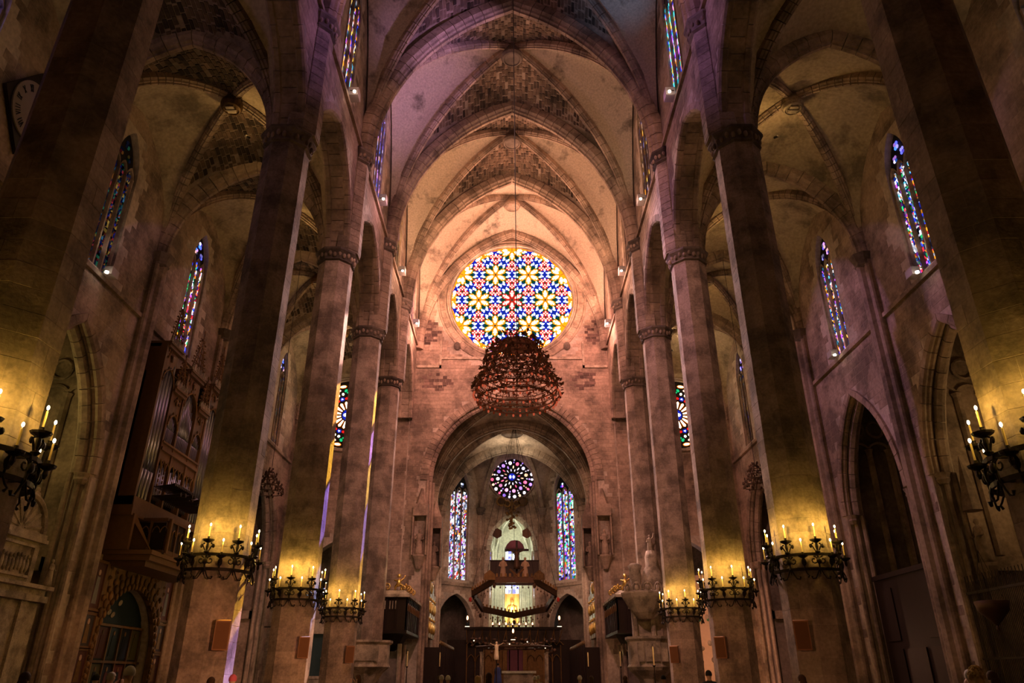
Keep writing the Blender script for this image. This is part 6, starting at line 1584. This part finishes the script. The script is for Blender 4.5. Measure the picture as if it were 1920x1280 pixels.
PPL = [  # x, y, height, shirt, hair, pose, yaw, words
    (-7.05, 14.6, 1.84, 'white', 'grey', 0, 20, 'tall man in a white shirt with short grey hair at the left'),
    (-7.5, 10.9, 1.80, 'beige', 'blond', 0, 0, 'person with bushy fair curly hair near the lower left corner'),
    (-7.0, 9.9, 1.70, 'dark', 'black', 0, 0, 'dark-haired person in a dark top in the lower left corner'),
    (-9.2, 15.0, 1.74, 'dark', 'brown', 0, 10, 'brown-haired person in dark clothes left of the portal'),
    (-9.1, 18.0, 1.76, 'white', 'grey', 1, -20, 'person in a pale shirt with raised hands before the portal'),
    (-11.0, 21.0, 1.74, 'dark', 'black', 0, 0, 'black-haired person in front of the painted portal'),
    (-9.7, 19.2, 1.70, 'red', 'brown', 0, 0, 'person in a red top before the painted portal'),
    (-7.0, 18.5, 1.66, 'grey', 'brown', 0, 0, 'person in grey between the portal and the second column'),
    (-6.95, 19.8, 1.72, 'red', 'cap', 0, 30, 'person in a red top and pink cap by the second left column'),
    (-5.9, 30.5, 1.78, 'beige', 'brown', 1, 60, 'person with raised arms by the fourth left column'),
    (-3.0, 33.0, 1.76, 'grey', 'brown', 0, 0, 'brown-haired person in grey left of the nave centre'),
    (-2.75, 31.0, 1.76, 'beige', 'white', 0, 0, 'white-haired person in beige left of the nave centre'),
    (-2.4, 29.8, 1.74, 'dark', 'white', 0, 0, 'white-haired person in dark clothes left of the nave centre'),
    (-1.5, 36.0, 1.74, 'white', 'blond', 0, 0, 'fair-haired person in a white top before the altar'),
    (-1.35, 31.0, 1.74, 'blue', 'blond', 0, 0, 'fair-haired person in a blue top before the altar'),
    (-.7, 24.0, 1.79, 'dark', 'brown', 0, 0, 'tall dark-clad person standing before the altar table'),
    (.95, 33.0, 1.74, 'grey', 'white', 0, 0, 'white-haired person in grey right of the nave centre'),
    (1.25, 38.0, 1.78, 'beige', 'grey', 0, 0, 'grey-haired person in beige right of the nave centre'),
    (2.9, 34.0, 1.76, 'dark', 'white', 0, 0, 'white-haired person in dark clothes at the right nave seats'),
    (3.6, 36.0, 1.75, 'red', 'brown', 0, 0, 'person in a red top at the right nave seats'),
    (4.7, 33.0, 1.74, 'beige', 'brown', 0, 0, 'brown-haired person in beige before the right singing gallery'),
    (6.1, 32.0, 1.76, 'red', 'black', 2, 0, 'black-haired person in red before the stone pulpit'),
    (6.45, 26.0, 1.88, 'dark', 'black', 0, 0, 'dark-haired person before the fourth right column'),
    (7.3, 20.0, 1.72, 'grey', 'brown', 0, 0, 'person in grey between the third and second right columns'),
    (9.8, 17.0, 1.80, 'white', 'grey', 1, -30, 'person in white beside the second right column'),
    (8.55, 14.6, 1.80, 'beige', 'blond', 0, 0, 'person with bushy blond hair at the lower right'),
    (9.2, 15.2, 1.76, 'dark', 'brown', 0, 0, 'brown-haired person beside the blond one at the lower right'),
    (10.3, 15.0, 1.78, 'dark', 'black', 0, 0, 'dark figure in the lower right corner'),
]
HM = {}
for (x, y, h, sh, hr, pose, yaw, words) in PPL:
    t = thing('person', words, 'person', (x, y, 0), 'visitors standing in the nave', (0, 0, R(yaw))); t.scale = (h / 1.79,) * 3
    kk = (pose, sh)
    if kk not in PEOPLE: PEOPLE[kk] = coat(poses[pose], SH[sh], TR_, 0)
    big = .12 if 'bushy' in words else 0
    if (hr, big) not in HM: HM[hr, big] = hair_mesh(hr, big, hr in ('blond', 'brown'))
    b = link('body', PEOPLE[kk], t, (0, 0, 0), local=True); link('face', FACE, t, (0, 0, 0), local=True); link('hair', HM[hr, big], t, (0, 0, 0), local=True)
# priest in a blue robe by the altar
t = thing('person', 'priest in a dark blue robe standing at the left of the altar', 'person', (-1.15, 64.8, 1.0), None)
part('robe', MB().lathe([(.36, 0), (.3, .6), (.22, 1.1), (.24, 1.35), (.1, 1.48)], (0, 0, 0), 14, sy=.8), SH['blue'], t, smooth=True, local=True)
link('body', PEOPLE.get((0, 'dark')) or poses[0], t, (0, 0, 0), local=True); link('hair', HM['black', 0], t, (0, 0, 0), local=True)
print('objects', len(bpy.data.objects), 'lights', len(bpy.data.lights))
